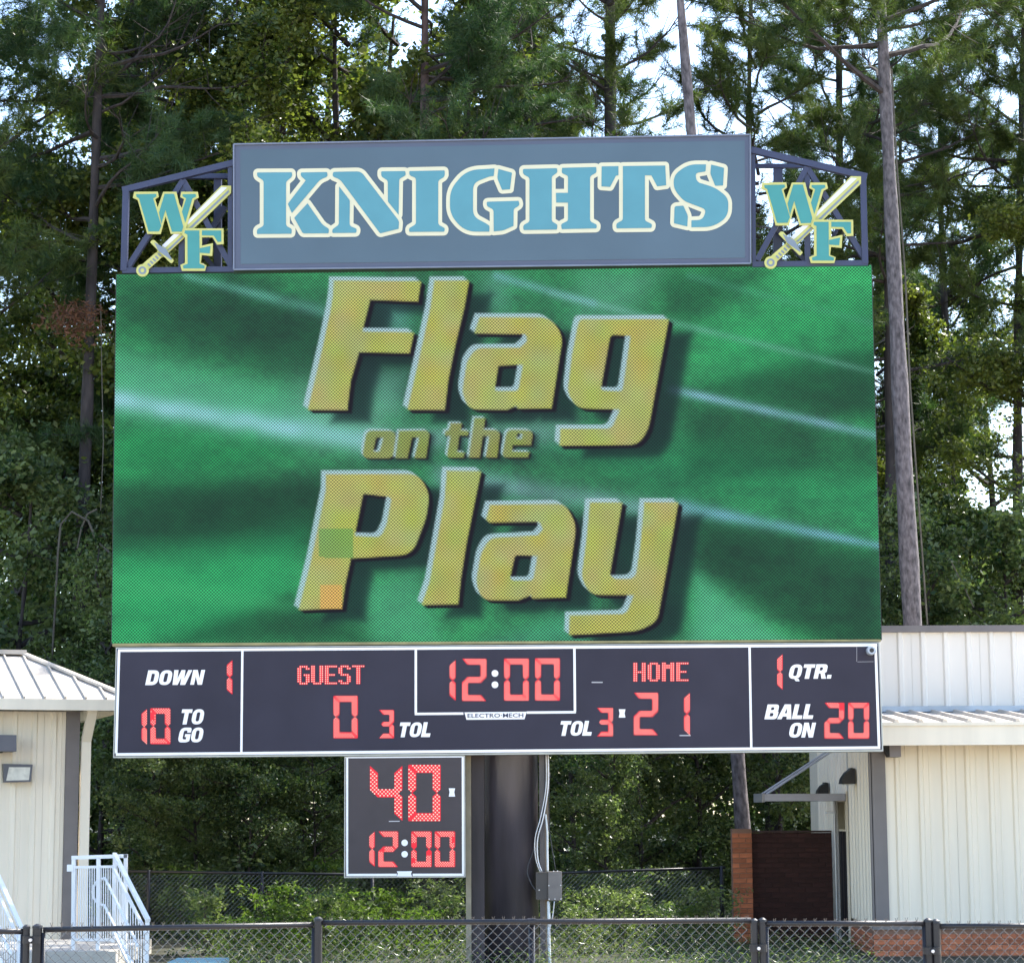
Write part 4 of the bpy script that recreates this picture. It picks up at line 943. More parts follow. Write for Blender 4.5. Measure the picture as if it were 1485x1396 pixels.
for i in range(17):
    u = -4.2+i*0.3
    t = 1.0 if u <= er[0] else (0.68-u)/(0.68-er[0])
    if t < 0.05: continue
    a = lw(u, OV, zt_+0.02); b_ = lw(u, OV+(er[1]-OV)*t, zt_+(zr_-zt_)*t+0.02)
    MB().bar(a, b_, 0.025, 0.03).build('roof_seam', roofm, lb)
MB().bar(lw(0.68, OV, zt_+0.03), lw(er[0], er[1], zr_+0.03), 0.12, 0.04).build('hip_cap', roofm, lb)
MB().bar(lw(-6, er[1], zr_+0.04), lw(er[0]+0.05, er[1], zr_+0.04), 0.22, 0.07).build('ridge_cap', roofm, lb)
wl = thing('wall_light', 'rectangular wall pack light on the front of the left building', 'wall light', P(25, 1135, YL-0.3), LA)
def on_lw(px_, py_, d):                              # pixel onto the left building's front plane
    o = LO+LN*d; r = ray(px_, py_); return CAM+r*((o-CAM).dot(LN)/r.dot(LN))
a = [on_lw(x, y, 0.20) for x, y in ((6, 1134), (44.5, 1133), (47.5, 1108), (5, 1107))]
bk = [v-LN*0.16 for v in a]
MB().hexa([a[0], a[1], bk[1], bk[0], a[3], a[2], bk[2], bk[3]]).build('housing', darkg, wl)
g_ = [on_lw(x, y, 0.204) for x, y in ((9, 1131.5), (42, 1130.5), (44, 1112), (13, 1112))]
MB().add(g_, [(0, 1, 2, 3)]).build('lens', mat('frosted_lens', (0.62, 0.6, 0.52), 0.35, var=0.15, scale=12), wl)
aw = thing('awning_bracket', 'dark grey awning end sticking in at the left edge', 'awning', on_lw(0, 1090, 0.3), LA)
a = [on_lw(x, y, 0.5) for x, y in ((-60, 1088), (24, 1089), (24, 1065.5), (-60, 1064))]; bk = [v-LN*0.46 for v in a]
MB().hexa([a[0], a[1], bk[1], bk[0], a[3], a[2], bk[2], bk[3]]).build('fascia', darkg, aw)
a = [on_lw(x, y, 0.3) for x, y in ((-40, 1093), (4, 1091), (4, 1089.5), (-40, 1089.5))]; bk = [v-LN*0.2 for v in a]
MB().hexa([a[0], a[1], bk[1], bk[0], a[3], a[2], bk[2], bk[3]]).build('bracket', blackm, aw)

# landing, stairs, railings
YG = 30.6
ln = thing('stair_landing', 'pale concrete landing and steps below the white railings', 'landing', (P(115, 1390, YG).x, YG, 0))
zl = P(115, 1379, YG).z
MB().box(P(68, 1379, YG).x, P(168, 1379, YG).x, YG, YG+3.0, -0.1, zl).build('slab', concrete, ln)
for i in range(3):
    zs = zl-0.12*(i+1)
    if zs > 0.02: MB().box(P(-40, 1379, YG).x, P(67.5, 1379, YG).x, YG-0.28*(i+1), YG-0.28*i+0.0-0.002, -0.1, zs).build('step', concrete, ln)
MB().box(P(-60, 1379, YG).x, P(67.5, 1379, YG).x, YG+0.002, YG+3.0, -0.1, zl-0.003).build('porch_slab', concrete, ln)
gr = thing('guard_railing', 'white picket guard railing beside the corner of the left building', 'railing', (P(140, 1370, YG+0.3).x, YG+0.3, zl))
Yg = YG+0.3
def gp(px_, py_, Y=None): return P(px_, py_, Y or Yg)
def gbar(nm, a, b_, w, par, Ya=None, Yb=None, h=None): MB().bar(gp(*a, Ya or Yg), gp(*b_, Yb or Ya or Yg), w, h or w).build(nm, whitem, par)
gbar('top_rail', (104, 1243), (185, 1240.5), 0.05, gr); gbar('middle_rail', (104, 1257), (165, 1256), 0.035, gr); gbar('bottom_rail', (104, 1362), (165, 1362), 0.035, gr)
gbar('post', (107, 1245), (106, 1379), 0.05, gr, h=0.05); gbar('post', (143, 1243), (142, 1379), 0.05, gr); gbar('post', (182.5, 1238), (181, 1379), 0.05, gr)
gbar('wall_bracket', (98, 1258), (107, 1258), 0.09, gr)
for x in np.arange(110.5, 180, 3.3):
    if abs(x-143) > 2.5: MB().tube([gp(x, 1257), gp(x-0.3, 1362)], 0.0085, 6).build('picket', whitem, gr)
def stair_rail(label, T_, B_, Yt, Yb, off):
    s = thing('stair_railing', label, 'railing', P(*B_, Yb), 0, 'white sloping stair railings')
    top_a, top_b = P(*T_, Yt), P(*B_, Yb)
    MB().bar(top_a, top_b, 0.055, 0.045).build('top_rail', whitem, s)
    dz = Vector((0, 0, -0.16)); MB().bar(top_a+dz+Vector((-0.02, 0, 0)), top_b+dz+Vector((-0.02, 0, 0)), 0.035, 0.035).build('upper_rail', whitem, s)
    dz = Vector((0, 0, -1.0)); MB().bar(top_a+dz, top_b+dz, 0.04, 0.04).build('bottom_rail', whitem, s)
    for t in (0.02, 0.98):
        q_ = top_a.lerp(top_b, t); MB().bar(q_, q_+Vector((0, 0, -1.15)), 0.05, 0.05, up=(0, 1, 0)).build('post', whitem, s)
    for k_ in range(1, 13):
        q_ = top_a.lerp(top_b, k_/13); MB().tube([q_+Vector((-0.02, 0, -0.17)), q_+Vector((0, 0, -0.99))], 0.008, 6).build('picket', whitem, s)
    # grab rails carried inside with a loop end
    gx = Vector((off, 0, 0)); g0 = top_a+gx+Vector((0, 0, -0.32)); g1 = top_b+gx+Vector((0, 0, -0.32)); dn = Vector((0, 0, -0.36))
    MB().tube([g0, g1], 0.019, 8).build('grab_rail', whitem, s); MB().tube([g0+dn, g1+dn], 0.019, 8).build('grab_rail', whitem, s)
    lp = [g0+Vector((-0.17*math.sin(t), 0.02*math.sin(t), -0.18+0.18*math.cos(t))) for t in np.linspace(0, math.pi, 9)]
    MB().tube(lp, 0.019, 8).build('rail_loop', whitem, s)
stair_rail('white sloping stair railing right of the guard railing', (166, 1238), (215, 1334), Yg, Yg-1.9, -0.12)
stair_rail('white sloping stair railing cut by the left edge of the photo', (-14, 1245), (31, 1346), Yg, Yg-2.0, -0.12)

# ------------------------------------------------------------------ chain link fences
def chainlink(name, parent, A, Bp, z0, z1, pitch=0.072, r=0.0023, barbs=True, m_=None):
    A = Vector(A); Bp = Vector(Bp); U = (Bp-A); U.z = 0; Lg = U.length; U.normalize(); Nn = Vector((U.y, -U.x, 0))
    hp = pitch/2; n = int(Lg/hp); rows = int((z1-z0)/hp); segs = []
    for i in range(n):
        xl, xr = i*hp-0.002, (i+1)*hp+0.002
        for j in range(rows):
            s0 = (i+j) % 2; za = z1-j*hp; zb_ = za-hp; ya = 0.004 if s0 else -0.004
            segs.append((xl if s0 else xr, ya, za, xr if s0 else xl, -ya, zb_))
        if barbs and i % 2 == 0:
            segs.append((xr, -0.004, z1, xr+0.010, 0.003, z1+0.032)); segs.append((xr, -0.004, z1, xr-0.008, 0.003, z1+0.030))
    segs = np.array(segs)
    # clip to length
    segs = segs[(segs[:, 3] < Lg) & (segs[:, 0] < Lg)]
    a = segs[:, :3]; b2 = segs[:, 3:]; d = b2-a; d /= np.linalg.norm(d, axis=1)[:, None]
    s1 = np.cross(d, np.array([0, 1.0, 0])); s1 /= np.linalg.norm(s1, axis=1)[:, None]; s2 = np.cross(d, s1)
    ring = []
    for k_ in range(4):
        t = math.pi/4+k_*math.pi/2; ring.append(s1*math.cos(t)*r+s2*math.sin(t)*r)
    quads = []
    for k_ in range(4):
        k2 = (k_+1) % 4; quads.append(np.stack([a+ring[k_], a+ring[k2], b2+ring[k2], b2+ring[k_]], 1))
    V = np.concatenate(quads).reshape(-1, 3)
    Wd = np.array(A)[None, :2]+V[:, :1]*np.array(U)[None, :2]+V[:, 1:2]*np.array(Nn)[None, :2]
    Wd = np.concatenate([Wd, V[:, 2:3]], 1)
    inv_ = np.array(root_matrix(parent).inverted()); Wd = Wd @ inv_[:3, :3].T+inv_[:3, 3]
    return link(name, np_mesh(name, Wd, 4, [m_ or wirem]), parent)
YFn = 16.3
def post(parent, px_, ytop, Y, r=0.030, nm='post', cap=True, z0=0.0):
    p = P(px_, ytop, Y); mb = MB(); mb.tube([(p.x, p.y, z0-0.05), (p.x, p.y, p.z-0.03)], r, 14); mb.build(nm, fencem, parent, smooth=False)
    if cap:
        mb = MB(); mb.tube([(p.x, p.y, p.z-0.029), (p.x, p.y, p.z-0.012), (p.x, p.y, p.z)], [r*1.12, r*1.05, r*0.35], 14); mb.build('post_cap', fencem, parent)
def fpanel(name, label, cat, x0, x1, y0, y1, Y, posts, group=None, frame=True, rr=0.020, mesh_r=0.0023, barbs=True, lines=()):
    a = P(x0, y0, Y); b_ = P(x1, y1, Y); t = thing(name, label, cat, ((a.x+b_.x)/2, Y, 0), 0, group)
    MB().tube([a, b_], rr, 12).build('top_rail', fencem, t, smooth=True)
    if frame:
        for q_ in (a, b_): MB().tube([(q_.x, q_.y, 0.06), (q_.x, q_.y, q_.z-rr)], rr*0.8 if q_ is a or True else rr, 10).build('side_bar', fencem, t, smooth=True)
        MB().tube([(a.x, Y, 0.07), (b_.x, Y, 0.07)], rr, 10).build('bottom_rail', fencem, t, smooth=True)
    for px_, yt_, r_ in posts: post(t, px_, yt_, Y, r_)
    for px_ in lines:
        q_ = P(px_, y0+(y1-y0)*(px_-x0)/(x1-x0), Y); MB().tube([(q_.x, Y+0.02, -0.05), (q_.x, Y+0.02, q_.z-0.02)], 0.022, 10).build('line_post', fencem, t, smooth=True)
        MB().tube([(q_.x-0.03, Y, q_.z), (q_.x+0.03, Y, q_.z)], rr*1.25, 12).build('rail_collar', fencem, t)
    zt__ = (a.z+b_.z)/2
    tag(chainlink('wire_mesh', t, (a.x+0.02, Y-0.012, 0), (b_.x-0.01, Y-0.012, 0), 0.05, zt__+0.008, r=mesh_r, barbs=barbs), kind='stuff')
    return t
gg = 'black chain link fence along the bottom'
f1 = fpanel('chain_link_gate', 'black chain link gate leaf cut by the left edge', 'gate', -60, 33, 1350, 1350, YFn, [(38.5, 1340, 0.026)])
f2 = fpanel('chain_link_gate', 'long black chain link gate before the concrete landing', 'gate', 63, 455, 1347.5, 1340.5, YFn, [(54.5, 1339, 0.034)])
f3 = fpanel('chain_link_fence', 'black chain link fence length in front of the thick column', 'fence', 468, 1089, 1337.5, 1334, YFn, [(461.5, 1328.5, 0.030), (1093.5, 1331, 0.026)], frame=False, lines=(771,))
f4 = fpanel('chain_link_gate', 'narrow black chain link gate in front of the brick walls', 'gate', 1111, 1340, 1338.5, 1338.5, YFn, [(1105.5, 1330, 0.026), (1345.5, 1330.5, 0.028)])
f5 = fpanel('chain_link_fence', 'black chain link fence length at the right edge', 'fence', 1363, 1560, 1342.5, 1342, YFn, [(1357, 1332, 0.030)], frame=False)
def hinge(label, x0, x1, y):
    a = P(x0, y, YFn-0.02); b_ = P(x1, y, YFn-0.02); t = thing('gate_hinge', label, 'hinge', (a+b_)/2)
    MB().bar(a, b_, 0.03, 0.028).build('strap', fencem, t)
    for q_ in (a, b_): MB().tube([q_+Vector((0, 0, -0.025)), q_+Vector((0, 0, 0.025))], 0.036, 12).build('band', fencem, t)
    MB().tube([a.lerp(b_, 0.5)+Vector((0, -0.05, 0)), a.lerp(b_, 0.5)+Vector((0, 0.02, 0))], 0.012, 8).build('bolt', galv, t)
hinge('dark gate latch between the two posts at the left edge', 40, 52, 1362); hinge('dark gate hinge beside the narrow gate on its left', 1094, 1105, 1374); hinge('dark gate latch beside the narrow gate on its right', 1346, 1356.5, 1378)

YB = 36.3
def bfence(label, x0, x1, y0, y1, posts):
    a = P(x0, y0, YB); b_ = P(x1, y1, YB); t = thing('chain_link_fence', label, 'fence', ((a.x+b_.x)/2, YB, 0))
    MB().tube([a, b_], 0.022, 8).build('top_rail', fencem, t, smooth=True)
    for px_ in posts:
        q_ = P(px_, y0+(y1-y0)*(px_-x0)/(x1-x0), YB); MB().tube([(q_.x, YB, -0.05), (q_.x, YB, q_.z+0.03)], 0.03, 8).build('post', fencem, t, smooth=True)
    tag(chainlink('wire_mesh', t, (a.x, YB, 0), (b_.x, YB, 0), 0.0, (a.z+b_.z)/2, r=0.0026, barbs=False), kind='stuff')
bfence('dark chain link fence under the trees left of the thick column', 150, 700, 1262.5, 1270, (216, 380, 540, 697))
bfence('dark chain link fence under the trees right of the thick column', 788, 1052, 1266, 1257.5, (792, 1046))

# low bin with a teal lid + mid fence left
tl_ = thing('utility_cart', 'low flat cart with a pale teal top behind the long gate', 'cart', (P(270, 1396, 27.0).x, 27.0, 0))
a = P(243, 1394.5, 26.8); b_ = P(320, 1394.5, 26.8)
MB().box(a.x, b_.x, 26.8, 27.6, a.z-0.07, a.z).build('top', mat('pale_teal_plastic', (0.22, 0.38, 0.42), 0.5), tl_)
MB().box(a.x+0.04, b_.x-0.04, 26.86, 27.54, 0.05, a.z-0.071).build('body', darkg, tl_)

# ------------------------------------------------------------------ vegetation
def nrm(v): return v/np.maximum(np.linalg.norm(v, axis=1, keepdims=True), 1e-9)
def leaves(rs, centers, n_per, spread, size, asp=0.55, flat=0.35):
    """small pointed leaf quads scattered in clumps round the centres"""
    C_ = np.repeat(centers, n_per, axis=0); n = len(C_)
    sp = np.repeat(spread, n_per)[:, None] if hasattr(spread, '__len__') else spread
    d = rs.normal(size=(n, 3)); d[:, 2] *= 0.75
    p = C_+d*sp*0.5
    a = nrm(rs.normal(size=(n, 3))*np.array([1, 1, 0.6])+np.array([0, 0, -0.35]))
    up = nrm(rs.normal(size=(n, 3))*0.8+np.array([0, 0, 1.0])*flat*2)
    b = nrm(np.cross(a, up)); c = np.cross(a, b)
    L = size*(0.45+1.2*rs.rand(n, 1)**1.6); W = L*asp
    q = np.stack([p-a*L*0.5, p+b*W*0.5+c*L*0.08, p+a*L*0.5, p-b*W*0.5+c*L*0.08], 1)
    return q.reshape(-1, 3)
def needles(rs, tips, dirs, n_per, length, width):
    """tufts of long needles: thin triangles radiating forward from each twig tip"""
    T = np.repeat(tips, n_per, axis=0); Dd = np.repeat(dirs, n_per, axis=0); n = len(T)
    v = nrm(Dd*0.55+rs.normal(size=(n, 3))*0.75)
    L = length*(0.7+0.5*rs.rand(n, 1)); side = nrm(np.cross(v, rs.normal(size=(n, 3))))*width*0.5
    base_ = T-Dd*length*(rs.rand(n, 1)*0.9)
    e = base_+v*L; e[:, 2] -= 0.12*L[:, 0]*rs.rand(n)
    return np.stack([base_-side, base_+side, e], 1).reshape(-1, 3)
def curve3(p0, d0, length, steps, rs, wob=0.25, up=0.1):
    pts = [np.array(p0, float)]; d = np.array(d0, float)
    for _ in range(steps):
        d = d+rs.normal(size=3)*wob*0.4+np.array([0, 0, up]); d /= np.linalg.norm(d); pts.append(pts[-1]+d*length/steps)
    return pts
def make_pine(seed, H, zlo, nl, reach, leafm, dens=1.0):
    rs = np.random.RandomState(seed); limbs = MB(); tips = []; dirs = []
    for i in range(nl):
        t = (i+rs.rand())/nl; z = zlo+(H-zlo)*t**0.9; th = rs.rand()*2*math.pi
        ln_ = reach*(1-0.62*t)*(0.6+0.6*rs.rand()); d = np.array([math.cos(th), math.sin(th), 0.05+0.5*t+rs.normal()*0.12]); d /= np.linalg.norm(d)
        pts = curve3((0, 0, z), d, ln_, 7, rs, 0.32, 0.05); r0 = 0.013*ln_+0.014
        limbs.tube(pts, [r0*(1-0.8*k_/7) for k_ in range(8)], 5, caps=False)
        for s_ in range(int(4+ln_*2.6*dens)):
            u = 0.32+0.68*rs.rand(); k_ = min(int(u*7), 6); f = u*7-k_; p = pts[k_]*(1-f)+pts[k_+1]*f
            dd = pts[k_+1]-pts[k_]; dd /= np.linalg.norm(dd); dd = dd+rs.normal(size=3)*0.75+np.array([0, 0, 0.15]); dd /= np.linalg.norm(dd)
            tw = curve3(p, dd, 0.45+0.7*rs.rand(), 3, rs, 0.35, 0.08)
            limbs.tube(tw, [0.013, 0.011, 0.009, 0.006], 3, caps=False)
            for q_ in range(1, 4):
                v = tw[q_]-tw[q_-1]; v /= np.linalg.norm(v); tips.append(tw[q_]); dirs.append(v)
                if rs.rand() < 0.6: tips.append((tw[q_]+tw[q_-1])/2+rs.normal(size=3)*0.07); dirs.append(v+rs.normal(size=3)*0.5)
        v = pts[-1]-pts[-2]; v /= np.linalg.norm(v); tips += [pts[-1], pts[-2]]; dirs += [v, v]
    V = needles(rs, np.array(tips), nrm(np.array(dirs)), 42, 0.30, 0.015)
    cm_ = np_mesh('crown', V, 3, [leafm])
    lm = bpy.data.meshes.new('limbs'); lm.from_pydata([tuple(v) for v in limbs.v], [], limbs.f); lm.materials.append(bark_d)
    return cm_, lm
def make_hard(seed, H, zlo, rad, nc, leafm, size=0.10, per=95, shape=1.0):
    rs = np.random.RandomState(seed); limbs = MB(); cen = []; spr = []
    n_l = 26
    for i in range(n_l):
        t = (i+rs.rand())/n_l; z = zlo+(H-zlo)*t*0.92; th = rs.rand()*2*math.pi
        prof = (1-0.45*max(0, t-0.6)/0.4)*(0.55+0.45*min(1, t/0.25))
        ln_ = rad*prof*(0.6+0.6*rs.rand()); d = np.array([math.cos(th), math.sin(th), 0.35+rs.normal()*0.15]); d /= np.linalg.norm(d)
        pts = curve3((0, 0, z), d, ln_, 6, rs, 0.4, 0.06); r0 = 0.02*ln_+0.012
        limbs.tube(pts, [r0*(1-0.8*k_/6) for k_ in range(7)], 5, caps=False)
        for s_ in range(nc//n_l):
            u = 0.25+0.75*rs.rand()**0.7; k_ = min(int(u*6), 5); f = u*6-k_; p = pts[k_]*(1-f)+pts[k_+1]*f
            off = rs.normal(size=3)*0.34*(0.5+0.5*u); off[2] *= 0.7; c = p+off
            cen.append(c); spr.append(0.22+0.45*rs.rand()**1.5)
            if rs.rand() < 0.5: limbs.tube([p, (p+c)/2+rs.normal(size=3)*0.05, c], [0.012, 0.009, 0.005], 3, caps=False)
    V = leaves(rs, np.array(cen), per, np.array(spr), size)
    cm_ = np_mesh('crown', V, 4, [leafm])
    lm = bpy.data.meshes.new('limbs'); lm.from_pydata([tuple(v) for v in limbs.v], [], limbs.f); lm.materials.append(bark_d)
    return cm_, lm
PINES = [make_pine(11, 23, 9.5, 46, 4.0, pine_l), make_pine(12, 22, 7.0, 52, 3.7, pine_s), make_pine(13, 24, 12.5, 40, 3.6, pine_l)]
HARDS = [make_hard(21, 20, 1.5, 3.3, 600, oak_l, 0.105, 125), make_hard(22, 19, 2.0, 3.0, 560, oak_l, 0.135, 105), make_hard(23, 9.5, 0.3, 2.6, 300, und_l, 0.12, 110)]
def trunk_mesh(H, r, seed, m_, bend=0.25):
    rs = np.random.RandomState(seed); ph = rs.rand(2)*6; mb = MB(); pts = []; rad = []
    for k_ in range(25):
        t = k_/24; z = H*t-0.4*(k_ == 0)
        pts.append((bend*math.sin(t*5+ph[0])*t, bend*math.sin(t*4+ph[1])*t, z)); rad.append(r*(1-0.82*t**1.15)*(1+0.25*math.exp(-t*30))+0.012*math.sin(k_*2.3))
    mb.tube(pts, [max(x, 0.03) for x in rad], 14, caps=False)
    me_ = bpy.data.meshes.new('trunk'); me_.from_pydata([tuple(v) for v in mb.v], [], mb.f); me_.materials.append(m_)
    me_.polygons.foreach_set('use_smooth', [True]*len(me_.polygons)); return me_
TR_P = trunk_mesh(22.5, 0.20, 5, bark_d); TR_H = trunk_mesh(17.5, 0.16, 6, bark_d, 0.4); TR_S = trunk_mesh(8.6, 0.08, 7, bark_d, 0.3)
rt = random.Random(77)
def tree(name, label, cat, group, px_, Y, cm_, lm, tm, sc=1.0, lean=(0, 0), rz=None, z=0.0):
    p = P(px_, 1178, Y); t = thing(name, label, cat, (p.x, Y, z), 0, group)
    t.rotation_euler = (lean[1], lean[0], rt.uniform(0, 6.28) if rz is None else rz); t.scale = (sc, sc, sc*rt.uniform(0.95, 1.05))
    if lean != (0, 0): t.rotation_euler = (lean[1], lean[0], 0.0)
    link('trunk', tm, t); link('limbs', lm, t)
    link('crown', cm_, t)
    return t
def pos(px_): return ('left' if px_ < 740 else 'right')
# tall pines with trunks that can be picked out
def solid_pine(label, px_bot, px_top, ytop, Y, r, H, proto, bm, sc=1.0, z0c=None):
    """leaning trunk from the ground to height H through two seen points"""
    a = P(px_bot, 1300, Y); b_ = P(px_top, ytop, Y); g0 = a+(b_-a)*((0-a.z)/(b_.z-a.z)); d = (b_-g0)/(b_.z-g0.z)
    t = thing('pine_tree', label, 'tree', (g0.x, Y, 0)); t.rotation_euler = (0, math.atan2(d.x, 1.0), 0)
    link('trunk', trunk_mesh(H, r, int(px_bot), bm, 0.10), t)
    c_ = link('crown', PINES[proto][0], t); l_ = link('limbs', PINES[proto][1], t)
    for o in (c_, l_): o.scale = (sc, sc, sc); o.rotation_euler = (0, 0, rt.uniform(0, 6.28)); o.location = (0, 0, H-PINE_H[proto]*sc)
    return t
PINE_H = [23, 22, 24]
solid_pine('tall pine with a bare grey trunk rising behind the right end of the screen', 1347, 1290, 300, 41.0, 0.205, 26.0, 2, bark, 0.95)
solid_pine('slim leaning pine seen below the scoreboard left of the brick pier', 1084, 992, 60, 39.6, 0.135, 31, 2, bark, 0.95)
solid_pine('dark forked pine against the bright gap right of the sign centre', 890, 880, 60, 46.0, 0.27, 24.5, 0, bark_d, 0.85)
solid_pine('reddish vine wrapped pine above the sign left of centre', 622, 612, 60, 43.5, 0.16, 26.5, 1, bark_r, 0.9)
solid_pine('dark pine trunk rising from behind the left roof', 95, 148, 100, 44.6, 0.16, 27, 1, bark_d, 0.9)
solid_pine('dark pine at the right edge of the photo', 1476, 1480, 300, 50.0, 0.15, 26, 0, bark_d, 0.9)
solid_pine('dark thin pine standing just left of the bare grey pine', 1296, 1284, 300, 49.0, 0.17, 23, 0, bark_d, 0.85)
solid_pine('broad pine behind the right truss wing', 1225, 1212, 60, 53.0, 0.22, 24, 1, bark_d, 1.0)
gp1 = 'pines in the wood behind the board'
for i, (px_, Y, k_, sc, lb_) in enumerate([
  (235, 47, 1, 1.0, 'soft green pine leaning over the left truss wing'), (-70, 45, 0, 1.0, 'pine beyond the left edge reaching into the top left corner'),
  (480, 55, 0, 1.0, 'pine high above the left part of the name sign'), (760, 49, 1, 0.98, 'pine with big needle plumes above the sign centre'),
  (1120, 49, 0, 0.97, 'pine between the bright gap and the right truss wing'), (1405, 58, 1, 1.0, 'far pine in front of the sky at upper right'),
  (1560, 50, 0, 1.0, 'pine beyond the right edge reaching into the photo'), (1340, 60, 0, 0.9, 'far pine right behind the bare grey pine'), (1010, 66, 1, 0.85, 'small far pine in the bright gap above the sign')]):
    tree('pine_tree', lb_, 'tree', None, px_, Y, PINES[k_][0], PINES[k_][1], TR_P, sc)
for i, (px_, Y, k_, sc, lb_) in enumerate([
  (-40, 50, 0, 1.0, 'broadleaf tree at the far left edge'), (55, 56, 1, 0.95, 'broadleaf tree behind the left roof with sky holes'), (185, 48, 0, 1.12, 'dense broadleaf tree behind the left end of the screen'), (118, 52, 1, 1.2, 'broadleaf tree behind the dark trunk rising from the left roof'), (250, 51, 0, 1.15, 'broadleaf tree behind the soft green pine at the left truss wing'),
  (310, 46.5, 1, 1.1, 'dense broadleaf tree behind the left truss wing'), (400, 45.5, 0, 1.08, 'glossy broadleaf tree above the letter K'), (500, 46.5, 1, 1.12, 'glossy broadleaf tree above the letter N'),
  (575, 52, 0, 1.15, 'broadleaf tree behind the vine wrapped pine'), (690, 55, 0, 1.05, 'broadleaf tree above the letter G'), (672, 46.5, 1, 1.12, 'leafy tree just right of the vine wrapped pine above the sign'), (745, 53, 1, 1.1, 'broadleaf tree above the gap between the letters G and H'), (790, 58, 1, 0.9, 'yellow green broadleaf tree just above the sign centre'),
  (1180, 62, 0, 0.85, 'broadleaf tree behind the letter S end of the sign'), (1290, 57, 1, 0.8, 'broadleaf tree low behind the right end of the screen'), (1385, 52, 1, 0.72, 'broadleaf tree right of the bare grey pine'), (1450, 60, 0, 0.95, 'broadleaf tree at the right side above the parapet'), (1535, 49, 0, 0.9, 'broadleaf tree beyond the right edge')]):
    tree('broadleaf_tree', lb_, 'tree', None, px_, Y, HARDS[k_][0], HARDS[k_][1], TR_H, sc)
for i, (px_, Y, sc, lb_) in enumerate([
  (222, 38.4, 0.40, 'sunlit leafy bush right behind the top of the stair railing'), (285, 38.9, 0.46, 'tall sunlit leafy bush under the TO GO corner of the scoreboard'), (362, 38.5, 0.42, 'sunlit leafy bush midway between the stairs and the play clock'), (455, 39.0, 0.38, 'leafy bush just left of the play clock'), (880, 38.8, 0.40, 'leafy bush behind the fence right of the junction box'),
  (20, 44, 1.0, 'small leafy tree behind the left roof'), (150, 42.5, 0.78, 'small leafy tree between the left roof and the board'), (235, 41, 0.62, 'leafy bush tree under the DOWN corner of the scoreboard'), (330, 42, 0.7, 'leafy bush tree under the left part of the scoreboard'),
  (440, 43, 0.6, 'shady small tree left of the play clock'), (560, 44, 0.8, 'shady small tree behind the play clock'), (830, 42, 0.62, 'leafy small tree right of the junction box'), (925, 43, 0.62, 'leafy small tree between the column and the slim pine'), (1010, 45, 0.7, 'shady small tree left of the slim leaning pine'),
  (1130, 43, 0.62, 'small leafy tree above the shade-toned brick wall'), (1230, 48, 0.8, 'small leafy tree hidden behind the cream building'), (1340, 46, 0.88, 'small leafy tree behind the parapet beside the bare pine'), (1400, 50, 1.0, 'drooping leafy tree above the middle of the parapet'), (1470, 46, 0.9, 'small leafy tree above the right end of the parapet'), (690, 46, 0.8, 'shady small tree behind the thick column'), (100, 48, 1.1, 'leafy tree hung with vines behind the left roof edge')]):
    tree('understory_tree', lb_, 'small tree', None, px_, Y, HARDS[2][0], HARDS[2][1], TR_S, sc)
# far wood: one mass nobody could count
rs = np.random.RandomState(40)
cen = []
for _ in range(900):
    x = rs.uniform(-20, 22); y = rs.uniform(64, 84); top = 13.5 if x < 4 else 9.5
    cen.append((x, y, rs.uniform(-1, top)))
for _ in range(900):
    cen.append((rs.uniform(-16, 17), rs.uniform(61, 66), rs.uniform(-0.8, 7.0)))
V = leaves(rs, np.array(cen), 75, 1.5, 0.25, 0.6)
tag(link('far_wood', np_mesh('far_wood', V, 4, [und_l])), 'dark far wood filling the gaps low between the trees', 'wood', kind='stuff')
cen = []
for _ in range(1300):
    x = rs.uniform(-11, 11); y = rs.uniform(38.5, 60); cen.append((x*y/38, y, rs.uniform(-0.2, 0.35)+0.3*math.sin(x*1.3+y)))
V = leaves(rs, np.array(cen), 40, 0.9, 0.10, 0.55)
tag(link('ground_cover', np_mesh('ground_cover', V, 4, [und_l])), 'leafy ground cover and vines on the forest floor', 'ground cover', kind='stuff')
cen = []
for _ in range(1500):
    y = rs.uniform(28.5, 38.4); cen.append((rs.uniform(-0.16, 0.155)*y, y, rs.uniform(-0.06, 0.05)))
cen = [c for c in cen if not (c[0] < -4.2 and c[1] < 36)]
V = leaves(rs, np.array(cen), 60, np.array([0.34]*len(cen)), 0.07, 0.16, 0.05); V[:, 2] -= 0.04
tag(link('grass', np_mesh('grass', V, 4, [MATS['undergrowth_leaves']])), 'rough dark green grass around the foot of the columns', 'grass', kind='stuff')
# bright weeds near the back fence
def weed(seed, n, h, m_):
    rs_ = np.random.RandomState(seed); c = np.stack([rs_.normal(size=n)*0.28, rs_.normal(size=n)*0.2, np.abs(rs_.rand(n))*h], 1)
    stems = MB()
    for i in range(12):
        x = rs_.normal()*0.16; stems.tube([(x*0.4, rs_.normal()*0.05, -0.05), (x, 0, h*0.5), (x*1.5, 0, h*(0.7+0.3*rs_.rand()))], [0.008, 0.006, 0.003], 4, caps=False)
    V_ = leaves(rs_, c, 26, 0.16, 0.085, 0.4, 0.1); sm_ = bpy.data.meshes.new('stems'); sm_.from_pydata([tuple(v) for v in stems.v], [], stems.f); sm_.materials.append(vine_m)
    return np_mesh('foliage', V_, 4, [m_]), sm_
WD = [weed(1, 60, 1.0, lime_l), weed(2, 70, 1.2, und_l), weed(3, 50, 0.8, lime_l)]
